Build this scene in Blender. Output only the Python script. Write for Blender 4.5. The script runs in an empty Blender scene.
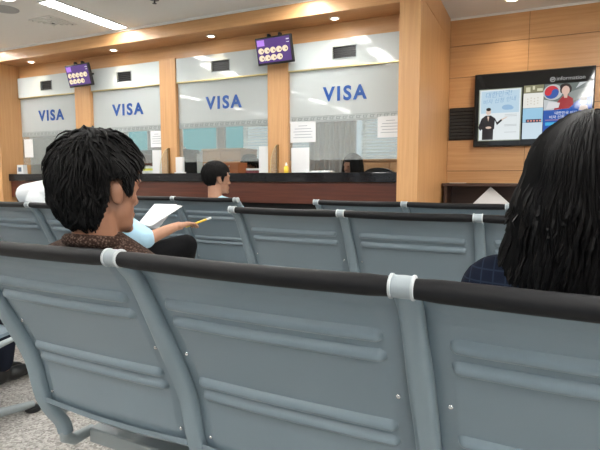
import bpy, bmesh, math, random
from mathutils import Vector, Matrix, Euler, noise
PI = math.pi
R = math.radians
random.seed(7)
S = bpy.context.scene
COL = S.collection

# ------------------------------------------------------------------ helpers
def link(o, parent=None):
    COL.objects.link(o)
    if parent: o.parent = parent
    return o

def tag(o, label=None, cat=None, group=None, kind=None):
    if label: o['label'] = label
    if cat: o['category'] = cat
    if group: o['group'] = group
    if kind: o['kind'] = kind
    return o

def empty(name, loc=(0, 0, 0), rz=0.0, label=None, cat=None, group=None, kind=None, parent=None):
    o = bpy.data.objects.new(name, None)
    o.empty_display_size = 0.1
    o.location = loc
    o.rotation_euler = (0, 0, rz)
    link(o, parent)
    return tag(o, label, cat, group, kind)

def obj(name, bm, mat, parent=None, smooth=True, loc=None, recalc=True):
    me = bpy.data.meshes.new(name)
    if recalc: bmesh.ops.recalc_face_normals(bm, faces=bm.faces[:])
    bm.to_mesh(me); bm.free()
    if mat: me.materials.append(mat)
    if smooth:
        for p in me.polygons: p.use_smooth = True
        try: me.set_sharp_from_angle(angle=R(40))
        except Exception: pass
    o = bpy.data.objects.new(name, me)
    link(o, parent)
    if loc: o.location = loc
    return o

def NB(): return bmesh.new()

def box(bm, x0, x1, y0, y1, z0, z1, bev=0.0, seg=2, M=None):
    b = bmesh.new()
    bmesh.ops.create_cube(b, size=1)
    for v in b.verts:
        v.co = Vector((x0 + (v.co.x + .5) * (x1 - x0), y0 + (v.co.y + .5) * (y1 - y0), z0 + (v.co.z + .5) * (z1 - z0)))
    if bev > 0:
        bmesh.ops.bevel(b, geom=b.edges[:], offset=bev, segments=seg, affect='EDGES', profile=.5)
    if M: bmesh.ops.transform(b, matrix=M, verts=b.verts[:])
    merge(bm, b)

def merge(bm, b):
    me = bpy.data.meshes.new('tmp'); b.to_mesh(me); b.free()
    bm.from_mesh(me); bpy.data.meshes.remove(me)

def frames(pts):
    pts = [Vector(p) for p in pts]
    T = []
    for i in range(len(pts)):
        a = pts[max(i - 1, 0)]; c = pts[min(i + 1, len(pts) - 1)]
        T.append((c - a).normalized())
    up = Vector((0, 0, 1)) if abs(T[0].z) < .9 else Vector((1, 0, 0))
    N = (up - T[0] * up.dot(T[0])).normalized()
    out = []
    for i, t in enumerate(T):
        N = (N - t * N.dot(t))
        N = N.normalized() if N.length > 1e-6 else t.orthogonal().normalized()
        out.append((pts[i], t, N, t.cross(N)))
    return out

def tube(bm, pts, r, n=12, caps=True, sx=1.0, sy=1.0):
    fr = frames(pts)
    rr = r if isinstance(r, (list, tuple)) else [r] * len(pts)
    rings = []
    for (p, t, N, B), q in zip(fr, rr):
        rings.append([bm.verts.new(p + N * (math.cos(2 * PI * k / n) * q * sx) + B * (math.sin(2 * PI * k / n) * q * sy)) for k in range(n)])
    for a, b in zip(rings, rings[1:]):
        for k in range(n):
            bm.faces.new((a[k], a[(k + 1) % n], b[(k + 1) % n], b[k]))
    if caps:
        bm.faces.new(rings[0][::-1]); bm.faces.new(rings[-1])

def ell(bm, c, r, rot=(0, 0, 0), sub=3):
    b = bmesh.new()
    bmesh.ops.create_icosphere(b, subdivisions=sub, radius=1)
    r = (r, r, r) if not isinstance(r, (tuple, list)) else r
    M = Matrix.Translation(Vector(c)) @ Euler(rot).to_matrix().to_4x4() @ Matrix.Diagonal((*r, 1))
    bmesh.ops.transform(b, matrix=M, verts=b.verts[:])
    merge(bm, b)

def cyl(bm, p0, p1, r, n=20): tube(bm, [p0, p1], r, n)

def lathe(bm, prof, c=(0, 0, 0), n=24):
    rings = []
    for (r, z) in prof:
        rings.append([bm.verts.new((c[0] + r * math.cos(2 * PI * k / n), c[1] + r * math.sin(2 * PI * k / n), c[2] + z)) for k in range(n)])
    for a, b in zip(rings, rings[1:]):
        for k in range(n): bm.faces.new((a[k], a[(k + 1) % n], b[(k + 1) % n], b[k]))
    if prof[0][0] > 1e-5: bm.faces.new(rings[0][::-1])
    if prof[-1][0] > 1e-5: bm.faces.new(rings[-1])

def prism(bm, poly, y0, y1):
    """polygon in x,z extruded from y0 to y1"""
    a = [bm.verts.new((x, y0, z)) for x, z in poly]
    b = [bm.verts.new((x, y1, z)) for x, z in poly]
    n = len(poly)
    bm.faces.new(a); bm.faces.new(b[::-1])
    for k in range(n): bm.faces.new((a[k], b[k], b[(k + 1) % n], a[(k + 1) % n]))

def disc_poly(cx, cz, rx, rz=None, n=28, a0=0, a1=2 * PI):
    rz = rz or rx
    m = n if abs(a1 - a0) >= 2 * PI - 1e-6 else n + 1
    return [(cx + rx * math.cos(a0 + (a1 - a0) * k / n), cz + rz * math.sin(a0 + (a1 - a0) * k / n)) for k in range(m)]

def evald(o):
    dg = bpy.context.evaluated_depsgraph_get()
    me = bpy.data.meshes.new_from_object(o.evaluated_get(dg))
    return me

def remeshed(name, bm, mat, parent, voxel=.006, smooth=6, fac=.5):
    """union of overlapping closed blobs -> one continuous surface"""
    me = bpy.data.meshes.new(name)
    bmesh.ops.recalc_face_normals(bm, faces=bm.faces[:])
    bm.to_mesh(me); bm.free()
    o = bpy.data.objects.new(name, me); COL.objects.link(o)
    m = o.modifiers.new('r', 'REMESH'); m.mode = 'VOXEL'; m.voxel_size = voxel
    if smooth:
        s = o.modifiers.new('s', 'SMOOTH'); s.factor = fac; s.iterations = smooth
    nm = evald(o)
    o.modifiers.clear()
    o.data = nm
    bpy.data.meshes.remove(me)
    nm.name = name
    nm.materials.clear(); nm.materials.append(mat)
    for p in nm.polygons: p.use_smooth = True
    if parent: o.parent = parent
    return o

def text(name, s, size, mat, parent=None, loc=(0, 0, 0), rot=(PI / 2, 0, 0), ext=.001, width=None, height=None, bold=0.0, align='LEFT', shear=0.0, spacing=1.0):
    c = bpy.data.curves.new(name, 'FONT')
    c.body = s; c.size = size; c.extrude = ext; c.align_x = align; c.offset = bold; c.shear = shear; c.resolution_u = 4; c.space_character = spacing
    o = bpy.data.objects.new(name, c); COL.objects.link(o)
    me = evald(o)
    bpy.data.objects.remove(o); bpy.data.curves.remove(c)
    if len(me.vertices):
        xs = [v.co.x for v in me.vertices]; ys = [v.co.y for v in me.vertices]
        kx = width / (max(xs) - min(xs)) if width else 1
        ky = height / (max(ys) - min(ys)) if height else (kx if width else 1)
        ox = min(xs) if width else 0
        oy = min(ys) if height else 0
        for v in me.vertices:
            v.co.x = (v.co.x - ox) * kx; v.co.y = (v.co.y - oy) * ky
    me.materials.clear(); me.materials.append(mat)
    o = bpy.data.objects.new(name, me)
    link(o, parent)
    o.location = loc; o.rotation_euler = rot
    return o

# ------------------------------------------------------------------ materials
def nodes(name):
    m = bpy.data.materials.new(name); m.use_nodes = True
    nt = m.node_tree
    return m, nt, nt.nodes['Principled BSDF'], nt.nodes['Material Output']

def mat(name, col, rough=.5, metal=0.0, spec=.5, noise_amt=0.0, nscale=40, bump=0.0, coat=0.0, bscale=None):
    m, nt, b, out = nodes(name)
    b.inputs['Base Color'].default_value = (*col, 1)
    b.inputs['Roughness'].default_value = rough
    b.inputs['Metallic'].default_value = metal
    b.inputs['Specular IOR Level'].default_value = spec
    b.inputs['Coat Weight'].default_value = coat
    if noise_amt or bump:
        tc = nt.nodes.new('ShaderNodeTexCoord')
        n = nt.nodes.new('ShaderNodeTexNoise'); n.inputs['Scale'].default_value = nscale; n.inputs['Detail'].default_value = 4
        nt.links.new(tc.outputs['Object'], n.inputs['Vector'])
        if noise_amt:
            mx = nt.nodes.new('ShaderNodeMix'); mx.data_type = 'RGBA'
            mx.inputs['A'].default_value = (*[c * (1 - noise_amt) for c in col], 1)
            mx.inputs['B'].default_value = (*[min(1, c * (1 + noise_amt)) for c in col], 1)
            nt.links.new(n.outputs['Fac'], mx.inputs['Factor'])
            nt.links.new(mx.outputs['Result'], b.inputs['Base Color'])
        if bump:
            n2 = n
            if bscale:
                n2 = nt.nodes.new('ShaderNodeTexNoise'); n2.inputs['Scale'].default_value = bscale; n2.inputs['Detail'].default_value = 3
                nt.links.new(tc.outputs['Object'], n2.inputs['Vector'])
            bp = nt.nodes.new('ShaderNodeBump'); bp.inputs['Strength'].default_value = bump; bp.inputs['Distance'].default_value = .002
            nt.links.new(n2.outputs['Fac'], bp.inputs['Height'])
            nt.links.new(bp.outputs['Normal'], b.inputs['Normal'])
    return m

def wood(name, c1, c2, axis='Z', scale=1.0, rough=.45, coat=.15):
    m, nt, b, out = nodes(name)
    tc = nt.nodes.new('ShaderNodeTexCoord'); mp = nt.nodes.new('ShaderNodeMapping')
    s = {'Z': (14, 14, .5), 'X': (.5, 14, 14), 'Y': (14, .5, 14)}[axis]
    mp.inputs['Scale'].default_value = [k * scale for k in s]
    n = nt.nodes.new('ShaderNodeTexNoise'); n.inputs['Scale'].default_value = 3; n.inputs['Detail'].default_value = 8; n.inputs['Roughness'].default_value = .65
    n.inputs['Distortion'].default_value = .4
    r = nt.nodes.new('ShaderNodeValToRGB')
    r.color_ramp.elements[0].position = .3; r.color_ramp.elements[0].color = (*c1, 1)
    r.color_ramp.elements[1].position = .7; r.color_ramp.elements[1].color = (*c2, 1)
    nt.links.new(tc.outputs['Object'], mp.inputs['Vector']); nt.links.new(mp.outputs['Vector'], n.inputs['Vector'])
    nt.links.new(n.outputs['Fac'], r.inputs['Fac']); nt.links.new(r.outputs['Color'], b.inputs['Base Color'])
    b.inputs['Roughness'].default_value = rough; b.inputs['Coat Weight'].default_value = coat; b.inputs['Coat Roughness'].default_value = .25
    return m

def emit(name, col, st=1.0, gloss=0.0):
    m, nt, b, out = nodes(name)
    b.inputs['Base Color'].default_value = (0.02, .02, .02, 1)
    b.inputs['Emission Color'].default_value = (*col, 1)
    b.inputs['Emission Strength'].default_value = st * (.78 if st < 2 else 1)
    b.inputs['Roughness'].default_value = .5 if not gloss else .06
    b.inputs['Specular IOR Level'].default_value = .2 if not gloss else .5
    return m

def glassy(name, tint=(1, 1, 1), veil=0.0, veil_col=(.8, .83, .83), ior=1.45, rough=.02):
    """thin sheet: see-through, with a milky film (veil) and a surface reflection"""
    m, nt, b, out = nodes(name)
    nt.nodes.remove(b)
    tr = nt.nodes.new('ShaderNodeBsdfTransparent'); tr.inputs['Color'].default_value = (*tint, 1)
    df = nt.nodes.new('ShaderNodeBsdfDiffuse'); df.inputs['Color'].default_value = (*veil_col, 1)
    tl = nt.nodes.new('ShaderNodeBsdfTranslucent'); tl.inputs['Color'].default_value = (*veil_col, 1)
    m0 = nt.nodes.new('ShaderNodeMixShader'); m0.inputs['Fac'].default_value = .35
    nt.links.new(df.outputs[0], m0.inputs[1]); nt.links.new(tl.outputs[0], m0.inputs[2])
    m1 = nt.nodes.new('ShaderNodeMixShader'); m1.inputs['Fac'].default_value = veil
    nt.links.new(tr.outputs[0], m1.inputs[1]); nt.links.new(m0.outputs[0], m1.inputs[2])
    gl = nt.nodes.new('ShaderNodeBsdfGlossy'); gl.inputs['Roughness'].default_value = rough
    fr = nt.nodes.new('ShaderNodeFresnel'); fr.inputs['IOR'].default_value = ior
    m2 = nt.nodes.new('ShaderNodeMixShader')
    nt.links.new(fr.outputs[0], m2.inputs['Fac']); nt.links.new(m1.outputs[0], m2.inputs[1]); nt.links.new(gl.outputs[0], m2.inputs[2])
    nt.links.new(m2.outputs[0], out.inputs['Surface'])
    return m

def speckle(name, base, dark, light, scale=180, rough=.35, spec=.5):
    m, nt, b, out = nodes(name)
    tc = nt.nodes.new('ShaderNodeTexCoord')
    v = nt.nodes.new('ShaderNodeTexVoronoi'); v.inputs['Scale'].default_value = scale
    n = nt.nodes.new('ShaderNodeTexNoise'); n.inputs['Scale'].default_value = scale * .6; n.inputs['Detail'].default_value = 2
    nt.links.new(tc.outputs['Object'], v.inputs['Vector']); nt.links.new(tc.outputs['Object'], n.inputs['Vector'])
    r = nt.nodes.new('ShaderNodeValToRGB')
    e = r.color_ramp.elements
    e[0].position = .2; e[0].color = (*dark, 1); e[1].position = .8; e[1].color = (*light, 1)
    k = e.new(.5); k.color = (*base, 1)
    sep = nt.nodes.new('ShaderNodeSeparateColor'); nt.links.new(v.outputs['Color'], sep.inputs['Color'])
    mx = nt.nodes.new('ShaderNodeMath'); mx.operation = 'MULTIPLY_ADD'; mx.inputs[1].default_value = .5
    nt.links.new(sep.outputs['Red'], mx.inputs[0])
    m3 = nt.nodes.new('ShaderNodeMath'); m3.operation = 'MULTIPLY'; m3.inputs[1].default_value = .5
    nt.links.new(n.outputs['Fac'], m3.inputs[0]); nt.links.new(m3.outputs[0], mx.inputs[2])
    nt.links.new(mx.outputs[0], r.inputs['Fac']); nt.links.new(r.outputs['Color'], b.inputs['Base Color'])
    b.inputs['Specular IOR Level'].default_value = spec
    b.inputs['Roughness'].default_value = rough
    return m

M = {}
M['wood'] = wood('light oak veneer upright grain', (.50, .255, .10), (.62, .35, .155), 'Z')
M['woodx'] = wood('light oak veneer level grain', (.50, .255, .10), (.62, .35, .155), 'X')
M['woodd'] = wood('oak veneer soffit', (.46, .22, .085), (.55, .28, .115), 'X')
M['redwood'] = wood('dark red wood veneer', (.055, .013, .007), (.115, .030, .014), 'X', rough=.35, coat=.12)
M['brown'] = wood('dark brown wood', (.030, .012, .007), (.055, .022, .012), 'X')
M['tan'] = wood('office tan wood', (.42, .23, .11), (.52, .30, .15), 'X')
M['groove'] = mat('panel joint', (.12, .05, .02), .8)
M['granite'] = speckle('black polished granite', (.008, .008, .009), (.004, .004, .004), (.03, .03, .034), 260, .08, .3)
M['floor'] = speckle('speckled terrazzo floor', (.38, .36, .335), (.17, .155, .14), (.60, .58, .55), 120, .35)
M['ceil'] = mat('ceiling paint', (.76, .745, .70), .9, noise_amt=.03, nscale=120)
M['perf'] = None
M['wallpaint'] = mat('off white wall paint', (.62, .61, .58), .85, noise_amt=.02, nscale=30)
M['officewall'] = mat('office wall paint', (.66, .68, .66), .85)
M['white'] = mat('white trim', (.78, .78, .76), .5)
M['header'] = mat('white backed glass panel', (.56, .61, .61), .07, spec=.5)
M['gold'] = mat('brushed brass edge', (.55, .45, .22), .3, metal=.8)
M['chair'] = mat('grey blue painted steel', (.190, .246, .284), .33, spec=.5, noise_amt=.05, nscale=6, bump=.10, bscale=900)
M['post'] = mat('grey blue moulded plastic', (.205, .265, .300), .32, noise_amt=.04, nscale=8)
M['cap'] = mat('pale grey plastic connector', (.44, .47, .48), .35)
M['capbody'] = mat('pale grey blue connector', (.29, .33, .35), .35)
M['roll'] = mat('black foam sleeve', (.009, .009, .010), .5, spec=.2, bump=.1, nscale=600)
M['steel'] = mat('grey painted steel leg', (.30, .34, .35), .4, metal=.3)
M['chrome'] = mat('bright screw head', (.75, .75, .75), .2, metal=1.0)
M['black'] = mat('black plastic', (.010, .010, .011), .35)
M['blackmatte'] = mat('matt black', (.008, .008, .008), .8)
M['vent'] = mat('black slatted vent', (.016, .015, .014), .5)
M['skin'] = mat('light brown skin', (.255, .118, .068), .5, noise_amt=.08, nscale=30)
M['skin2'] = mat('tan skin', (.40, .205, .125), .5, noise_amt=.08, nscale=30)
M['hair'] = mat('black hair', (.0045, .004, .004), .6, spec=.15)
M['hair2'] = mat('brown black hair', (.0045, .004, .004), .5, spec=.13)
M['eye'] = mat('eye', (.02, .012, .01), .15)
M['shirtwhite'] = mat('white cotton shirt', (.80, .82, .84), .85, noise_amt=.03, nscale=12, bump=.35, bscale=14)
M['shirtblue'] = mat('pale blue cotton shirt', (.36, .55, .68), .85, noise_amt=.08, nscale=14, bump=.35, bscale=14)
M['shirtgrey'] = mat('grey office jacket', (.10, .10, .12), .85)
M['trouser'] = mat('black trousers', (.008, .008, .009), .85, spec=.1)
M['navytrouser'] = mat('dark navy trousers', (.014, .017, .028), .85, spec=.1)
M['shoe'] = mat('black leather shoe', (.008, .008, .008), .35)
M['paper'] = mat('white paper', (.70, .71, .72), .75)
M['yellow'] = mat('yellow pencil paint', (.80, .55, .05), .4)
M['clear'] = glassy('clear counter glass', (.97, .99, .99), .0, ior=1.14)
M['film'] = glassy('frosted film', (.9, .93, .93), .78, (.74, .78, .78), rough=.04, ior=1.35)
M['haze'] = glassy('thin milky film', (.95, .97, .97), .22, (.74, .78, .78), ior=1.10)
M['fin'] = glassy('curved glass fin', (.92, .95, .95), .12, (.7, .72, .7), ior=1.08)
M['finedge'] = mat('amber glass edge', (.20, .10, .03), .25)
M['blue'] = mat('blue vinyl lettering', (.008, .07, .30), .4)
M['key'] = mat('grey vinyl border', (.36, .40, .40), .6)
M['lamp'] = emit('fluorescent diffuser', (1.0, .985, .95), 34)
M['lampo'] = emit('office fluorescent diffuser', (.97, 1.0, .98), 26)
M['down'] = emit('warm downlight bulb', (1.0, .86, .62), 14)
M['day'] = emit('added back window glow', (.85, .94, 1.0), .8)  # glow of the unseen back windows, added to light the room
M['dayo'] = emit('daylit office window', (.80, .93, 1.0), .75)
M['teal'] = emit('teal tinted window light', (.07, .44, .48), .85)
M['tealgrey'] = emit('dim tinted window light', (.20, .27, .28), .6)
M['blind'] = mat('pale blind slat', (.72, .77, .77), .7)
M['curtain'] = mat('grey vertical blind', (.40, .39, .38), .85)

def plaid(name, base, line, sc):
    m, nt, b, out = nodes(name)
    tc = nt.nodes.new('ShaderNodeTexCoord')
    sp = nt.nodes.new('ShaderNodeSeparateXYZ'); nt.links.new(tc.outputs['Object'], sp.inputs[0])
    outs = []
    for ax in ('X', 'Z'):
        mu = nt.nodes.new('ShaderNodeMath'); mu.operation = 'MULTIPLY'; mu.inputs[1].default_value = sc
        nt.links.new(sp.outputs[ax], mu.inputs[0])
        f = nt.nodes.new('ShaderNodeMath'); f.operation = 'FRACT'; nt.links.new(mu.outputs[0], f.inputs[0])
        g = nt.nodes.new('ShaderNodeMath'); g.operation = 'LESS_THAN'; g.inputs[1].default_value = .12
        nt.links.new(f.outputs[0], g.inputs[0]); outs.append(g)
    mxm = nt.nodes.new('ShaderNodeMath'); mxm.operation = 'MAXIMUM'
    nt.links.new(outs[0].outputs[0], mxm.inputs[0]); nt.links.new(outs[1].outputs[0], mxm.inputs[1])
    mx = nt.nodes.new('ShaderNodeMix'); mx.data_type = 'RGBA'
    mx.inputs['A'].default_value = (*base, 1); mx.inputs['B'].default_value = (*line, 1)
    nt.links.new(mxm.outputs[0], mx.inputs['Factor']); nt.links.new(mx.outputs['Result'], b.inputs['Base Color'])
    b.inputs['Roughness'].default_value = .9; b.inputs['Specular IOR Level'].default_value = .1
    return m
M['plaid'] = plaid('navy check cotton', (.006, .009, .020), (.016, .024, .044), 48)

def knit(name, a, b_, sc):
    m, nt, b, out = nodes(name)
    tc = nt.nodes.new('ShaderNodeTexCoord')
    v = nt.nodes.new('ShaderNodeTexVoronoi'); v.inputs['Scale'].default_value = sc
    nt.links.new(tc.outputs['Object'], v.inputs['Vector'])
    r = nt.nodes.new('ShaderNodeValToRGB')
    r.color_ramp.elements[0].color = (*b_, 1); r.color_ramp.elements[0].position = .1
    r.color_ramp.elements[1].color = (*a, 1); r.color_ramp.elements[1].position = .55
    nt.links.new(v.outputs['Distance'], r.inputs['Fac']); nt.links.new(r.outputs['Color'], b.inputs['Base Color'])
    bp = nt.nodes.new('ShaderNodeBump'); bp.inputs['Strength'].default_value = .6; bp.inputs['Distance'].default_value = .003
    nt.links.new(v.outputs['Distance'], bp.inputs['Height']); nt.links.new(bp.outputs['Normal'], b.inputs['Normal'])
    b.inputs['Roughness'].default_value = .9; b.inputs['Specular IOR Level'].default_value = .1
    return m
M['knit'] = knit('brown speckled knit', (.030, .016, .012), (.14, .095, .075), 170)

def perf(name):
    m, nt, b, out = nodes(name)
    tc = nt.nodes.new('ShaderNodeTexCoord')
    v = nt.nodes.new('ShaderNodeTexVoronoi'); v.inputs['Scale'].default_value = 22; v.inputs['Randomness'].default_value = 0
    nt.links.new(tc.outputs['Object'], v.inputs['Vector'])
    r = nt.nodes.new('ShaderNodeValToRGB')
    r.color_ramp.elements[0].position = .22; r.color_ramp.elements[0].color = (.36, .35, .33, 1)
    r.color_ramp.elements[1].position = .32; r.color_ramp.elements[1].color = (.66, .65, .62, 1)
    nt.links.new(v.outputs['Distance'], r.inputs['Fac']); nt.links.new(r.outputs['Color'], b.inputs['Base Color'])
    b.inputs['Roughness'].default_value = .9
    return m
M['perf'] = perf('perforated ceiling tile')

def struct(name, bm, m, smooth=False, parent=None):
    o = obj(name, bm, m, parent, smooth)
    if not parent: o['kind'] = 'structure'
    return o

# ------------------------------------------------------------------ the room
XL, XR, YB, YF = -7.2, 4.2, -4.2, 5.6      # room limits
CX0, CX1 = -1.03, -.86                      # column beside the counters
ZC, ZA = 2.58, 2.70                         # counter-side ceiling, raised ceiling
bm = NB(); box(bm, XL - .1, XR + .1, YB - .1, 7.0, -.1, 0); struct('floor', bm, M['floor'])
bm = NB(); box(bm, XL - .1, CX1, YB - .1, 4.12, ZC, ZC + .2); struct('ceiling', bm, M['ceil'])
bm = NB(); box(bm, CX1, XR + .1, YB - .1, YF + .1, ZA, ZA + .08); struct('ceiling_raised', bm, M['perf'])
bm = NB(); box(bm, XL - .1, -.95, 4.14, 7.0, 2.60, 2.78); struct('ceiling_office', bm, M['ceil'])
bm = NB(); box(bm, XL - .1, XL, YB, 7.0, 0, 2.6); struct('wall_left', bm, M['wallpaint'])
bm = NB(); box(bm, XR, XR + .1, YB, YF, 0, ZA); struct('wall_right', bm, M['wallpaint'])
bm = NB(); box(bm, XL - .1, XR + .1, YB - .1, YB, 0, ZA); struct('wall_back', bm, M['wallpaint'])
bm = NB(); box(bm, XL, -.95, 6.6, 6.7, 0, 2.6); struct('wall_office', bm, M['officewall'])
bm = NB(); box(bm, -.98, CX1 - .02, YF, 6.6, 0, 2.6); struct('wall_office_end', bm, M['officewall'])
# wall that carries the information screen: veneer boards with open joints
bm = NB()
box(bm, CX1 - .02, XR, YF + .012, YF + .1, 0, ZA)
xs = [CX1, -.101, .66, 1.42, 2.18, 2.94, XR]
zs = [0.0, .46, .785, 1.112, 1.437, 1.765, 2.09, 2.413, ZA]
for i in range(len(xs) - 1):
    for j in range(len(zs) - 1):
        box(bm, xs[i] + .002, xs[i + 1] - .002, YF, YF + .02, zs[j] + .003, zs[j + 1] - .003)
o = struct('wall_front', bm, M['woodx'])
o.data.materials.append(M['groove'])
for p in o.data.polygons[:6]: p.material_index = 1
# column at the right end of the counters
bm = NB()
box(bm, CX0, CX1, 4.10, YF + .01, 0, 2.47); box(bm, CX0, CX1, 4.10, YF + .01, 2.476, ZA); box(bm, CX0 + .004, CX1 - .006, 4.106, YF, 2.46, 2.48)
struct('trim_1', bm, M['wood'])
# column at the left end
bm = NB(); box(bm, XL, -6.0, 4.10, 4.50, 0, 2.44); struct('trim_2', bm, M['wood'])
# fascia and soffit over the counters
bm = NB(); box(bm, XL, CX0, 4.10, 4.125, 2.44, ZC); struct('trim_3', bm, M['woodx'])
bm = NB(); box(bm, XL, CX0, 4.125, 4.43, 2.44, 2.465); struct('trim_4', bm, M['woodd'])
bm = NB(); box(bm, XL, CX0, 4.085, 4.10, 2.558, ZC); struct('trim_5', bm, M['white'])
bm = NB(); box(bm, CX1 - .0, XR, YF - .012, YF, ZA - .02, ZA); struct('trim_6', bm, M['white'])
# wall of the counters: header board, mullion pillars, knee wall
BAYS = [(-6.0, -4.985), (-4.735, -3.705), (-3.49, -2.38), (-2.16, CX0)]
bm = NB(); box(bm, -6.0, CX0, 4.40, 4.46, 2.29, 2.44); box(bm, -6.0, CX0, 4.40, 4.46, 0, 1.0)
struct('wall_counter', bm, M['woodx'])
for k in range(3):
    bm = NB(); box(bm, BAYS[k][1], BAYS[k + 1][0], 4.355, 4.46, 1.0, 2.30, .004, 1)
    struct('trim_%d' % (7 + k), bm, M['wood'])

# ------------------------------------------------------------------ the four counter windows
def key_band(x0, x1, z0, z1):
    bm = NB()
    y0, y1 = 4.3945, 4.3965
    h = z1 - z0; t = h * .16
    box(bm, x0, x1, y0, y1, z1 - t * .6, z1); box(bm, x0, x1, y0, y1, z0, z0 + t * .6)
    w = h * 1.25; n = int((x1 - x0) / w); w = (x1 - x0) / n
    for k in range(n):
        a = x0 + k * w
        zz0, zz1 = z0 + t * 1.4, z1 - t * 1.4
        box(bm, a + .08 * w, a + .86 * w, y0, y1, zz1 - t, zz1)
        box(bm, a + .08 * w, a + .24 * w, y0, y1, zz0, zz1)
        box(bm, a + .08 * w, a + .66 * w, y0, y1, zz0, zz0 + t)
        box(bm, a + .52 * w, a + .66 * w, y0, y1, zz0, zz0 + h * .42)
    return bm

VX = [(-5.672, -5.222), (-4.435, -3.972), (-3.134, -2.695), (-1.815, -1.388)]
SL = [(-5.571, -5.384), (-4.319, -4.116), (-3.038, -2.822), (-1.708, -1.486)]
for k, (x0, x1) in enumerate(BAYS):
    w = empty('window_%d' % (k + 1), ((x0 + x1) / 2, 4.4, 1.09), kind='structure')
    cx = (x0 + x1) / 2
    def P(name, bm, m, smooth=False):
        o = obj(name, bm, m, w, smooth); o.location = (-cx, -4.4, -1.09); return o
    bm = NB()   # header sheet around the speaking slot
    a, b = SL[k]; y0, y1 = 4.372, 4.398
    box(bm, x0, a, y0, y1, 2.05, 2.292); box(bm, b, x1, y0, y1, 2.05, 2.292)
    box(bm, a, b, y0, y1, 2.05, 2.118); box(bm, a, b, y0, y1, 2.222, 2.292)
    P('header_panel', bm, M['header'])
    bm = NB(); box(bm, a, b, 4.388, 4.397, 2.118, 2.222)
    for q in range(5): box(bm, a, b, 4.378, 4.386, 2.124 + q * .02, 2.130 + q * .02)
    P('vent_slot', bm, M['black'])
    bm = NB(); t = .006
    box(bm, a - t, b + t, 4.366, 4.373, 2.222, 2.222 + t); box(bm, a - t, b + t, 4.366, 4.373, 2.118 - t, 2.118)
    box(bm, a - t, a, 4.366, 4.373, 2.118, 2.222); box(bm, b, b + t, 4.366, 4.373, 2.118, 2.222)
    P('slot_frame', bm, M['steel'])
    bm = NB(); box(bm, x0, x1, 4.368, 4.402, 2.038, 2.05); P('edge_strip', bm, M['gold'])
    bm = NB(); box(bm, x0, x1, 4.402, 4.410, 1.09, 2.045); P('glass_pane', bm, M['clear'])
    bm = NB(); box(bm, x0, x1, 4.3985, 4.4005, 1.625, 2.04); P('frosted_film', bm, M['film'])
    bm = NB(); box(bm, x0, x1, 4.3985, 4.4005, 1.205, 1.56); P('milky_film', bm, M['haze'])
    bm = NB(); box(bm, x0, x1, 4.3985, 4.4005, 1.56, 1.625); P('border_film', bm, M['film'])
    P('key_border', key_band(x0 + .02, x1 - .01, 1.568, 1.618), M['key'])
    t = text('lettering', 'VISA', .18, M['blue'], w, width=VX[k][1] - VX[k][0], height=.134, ext=.0015, bold=.006, spacing=1.28)
    t.location = (VX[k][0] - cx, 4.394 - 4.4, 1.744 - 1.09)

# ------------------------------------------------------------------ service counter
c = empty('service_counter', (-3.5, 4.3, 0), label='long service counter with black granite edge and dark red wood front under the visa windows', cat='counter')
def P(name, bm, m, par, base, smooth=False):
    o = obj(name, bm, m, par, smooth); o.location = tuple(-v for v in base); return o
cb = (-3.5, 4.3, 0)
bm = NB(); box(bm, -5.995, CX0 - .003, 4.18, 4.345, 1.0, 1.086, .004, 2); P('countertop', bm, M['granite'], c, cb)
bm = NB(); box(bm, -5.995, CX0 - .003, 4.345, 4.399, 1.0, 1.086); P('countertop_back', bm, M['granite'], c, cb)
bm = NB(); box(bm, -5.98, CX0 - .003, 4.20, 4.23, .80, .998, .002, 1); P('front_panel', bm, M['redwood'], c, cb)
bm = NB(); box(bm, -5.98, CX0 - .003, 4.27, 4.30, 0.0, .80); P('kick_panel', bm, M['blackmatte'], c, cb)
bm = NB()
box(bm, -5.9, CX0 - .01, 4.465, 4.74, 1.02, 1.06)
box(bm, -5.9, -5.86, 4.465, 4.74, 0, 1.02); box(bm, -3.5, -3.46, 4.465, 4.74, 0, 1.02); box(bm, CX0 - .05, CX0 - .01, 4.465, 4.74, 0, 1.02)
o = obj('office_desk', bm, M['tan'], None, False); tag(o, 'long staff worktop running behind the counter glass', 'desk')

# glass fins on the counter, in front of each mullion
FL = ['curved glass fin on the counter at the mullion below the far left queue screen',
      'curved glass fin on the counter at the mullion left of the short haired man',
      'curved glass fin on the counter below the larger hanging queue screen']
for k in range(3):
    X = (BAYS[k][1] + BAYS[k + 1][0]) / 2
    f = empty('counter_divider', (X, 4.30, 1.087), label=FL[k], cat='divider', group='glass fins on the counter')
    pts = [(4.352, 1.0875)] + [(4.352 - .15 * math.cos(a), 1.0875 + .27 * math.sin(a)) for a in [PI / 2 * q / 10 for q in range(0, 11)]]
    bm = NB()
    va = [bm.verts.new((-.004, y - 4.30, z - 1.087)) for y, z in pts]; vb = [bm.verts.new((.004, y - 4.30, z - 1.087)) for y, z in pts]
    bm.faces.new(va); bm.faces.new(vb[::-1])
    for q in range(len(pts)): bm.faces.new((va[q], vb[q], vb[(q + 1) % len(pts)], va[(q + 1) % len(pts)]))
    obj('glass_fin', bm, M['fin'], f, False)
    bm = NB(); box(bm, -.012, .012, .038, .0535, .0005, .272); obj('edge_post', bm, M['finedge'], f, False)
    bm = NB(); tube(bm, [(0, y - 4.30, z - 1.087) for y, z in pts[1:]], .0022, 6); obj('edge_bead', bm, M['gold'], f)

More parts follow.
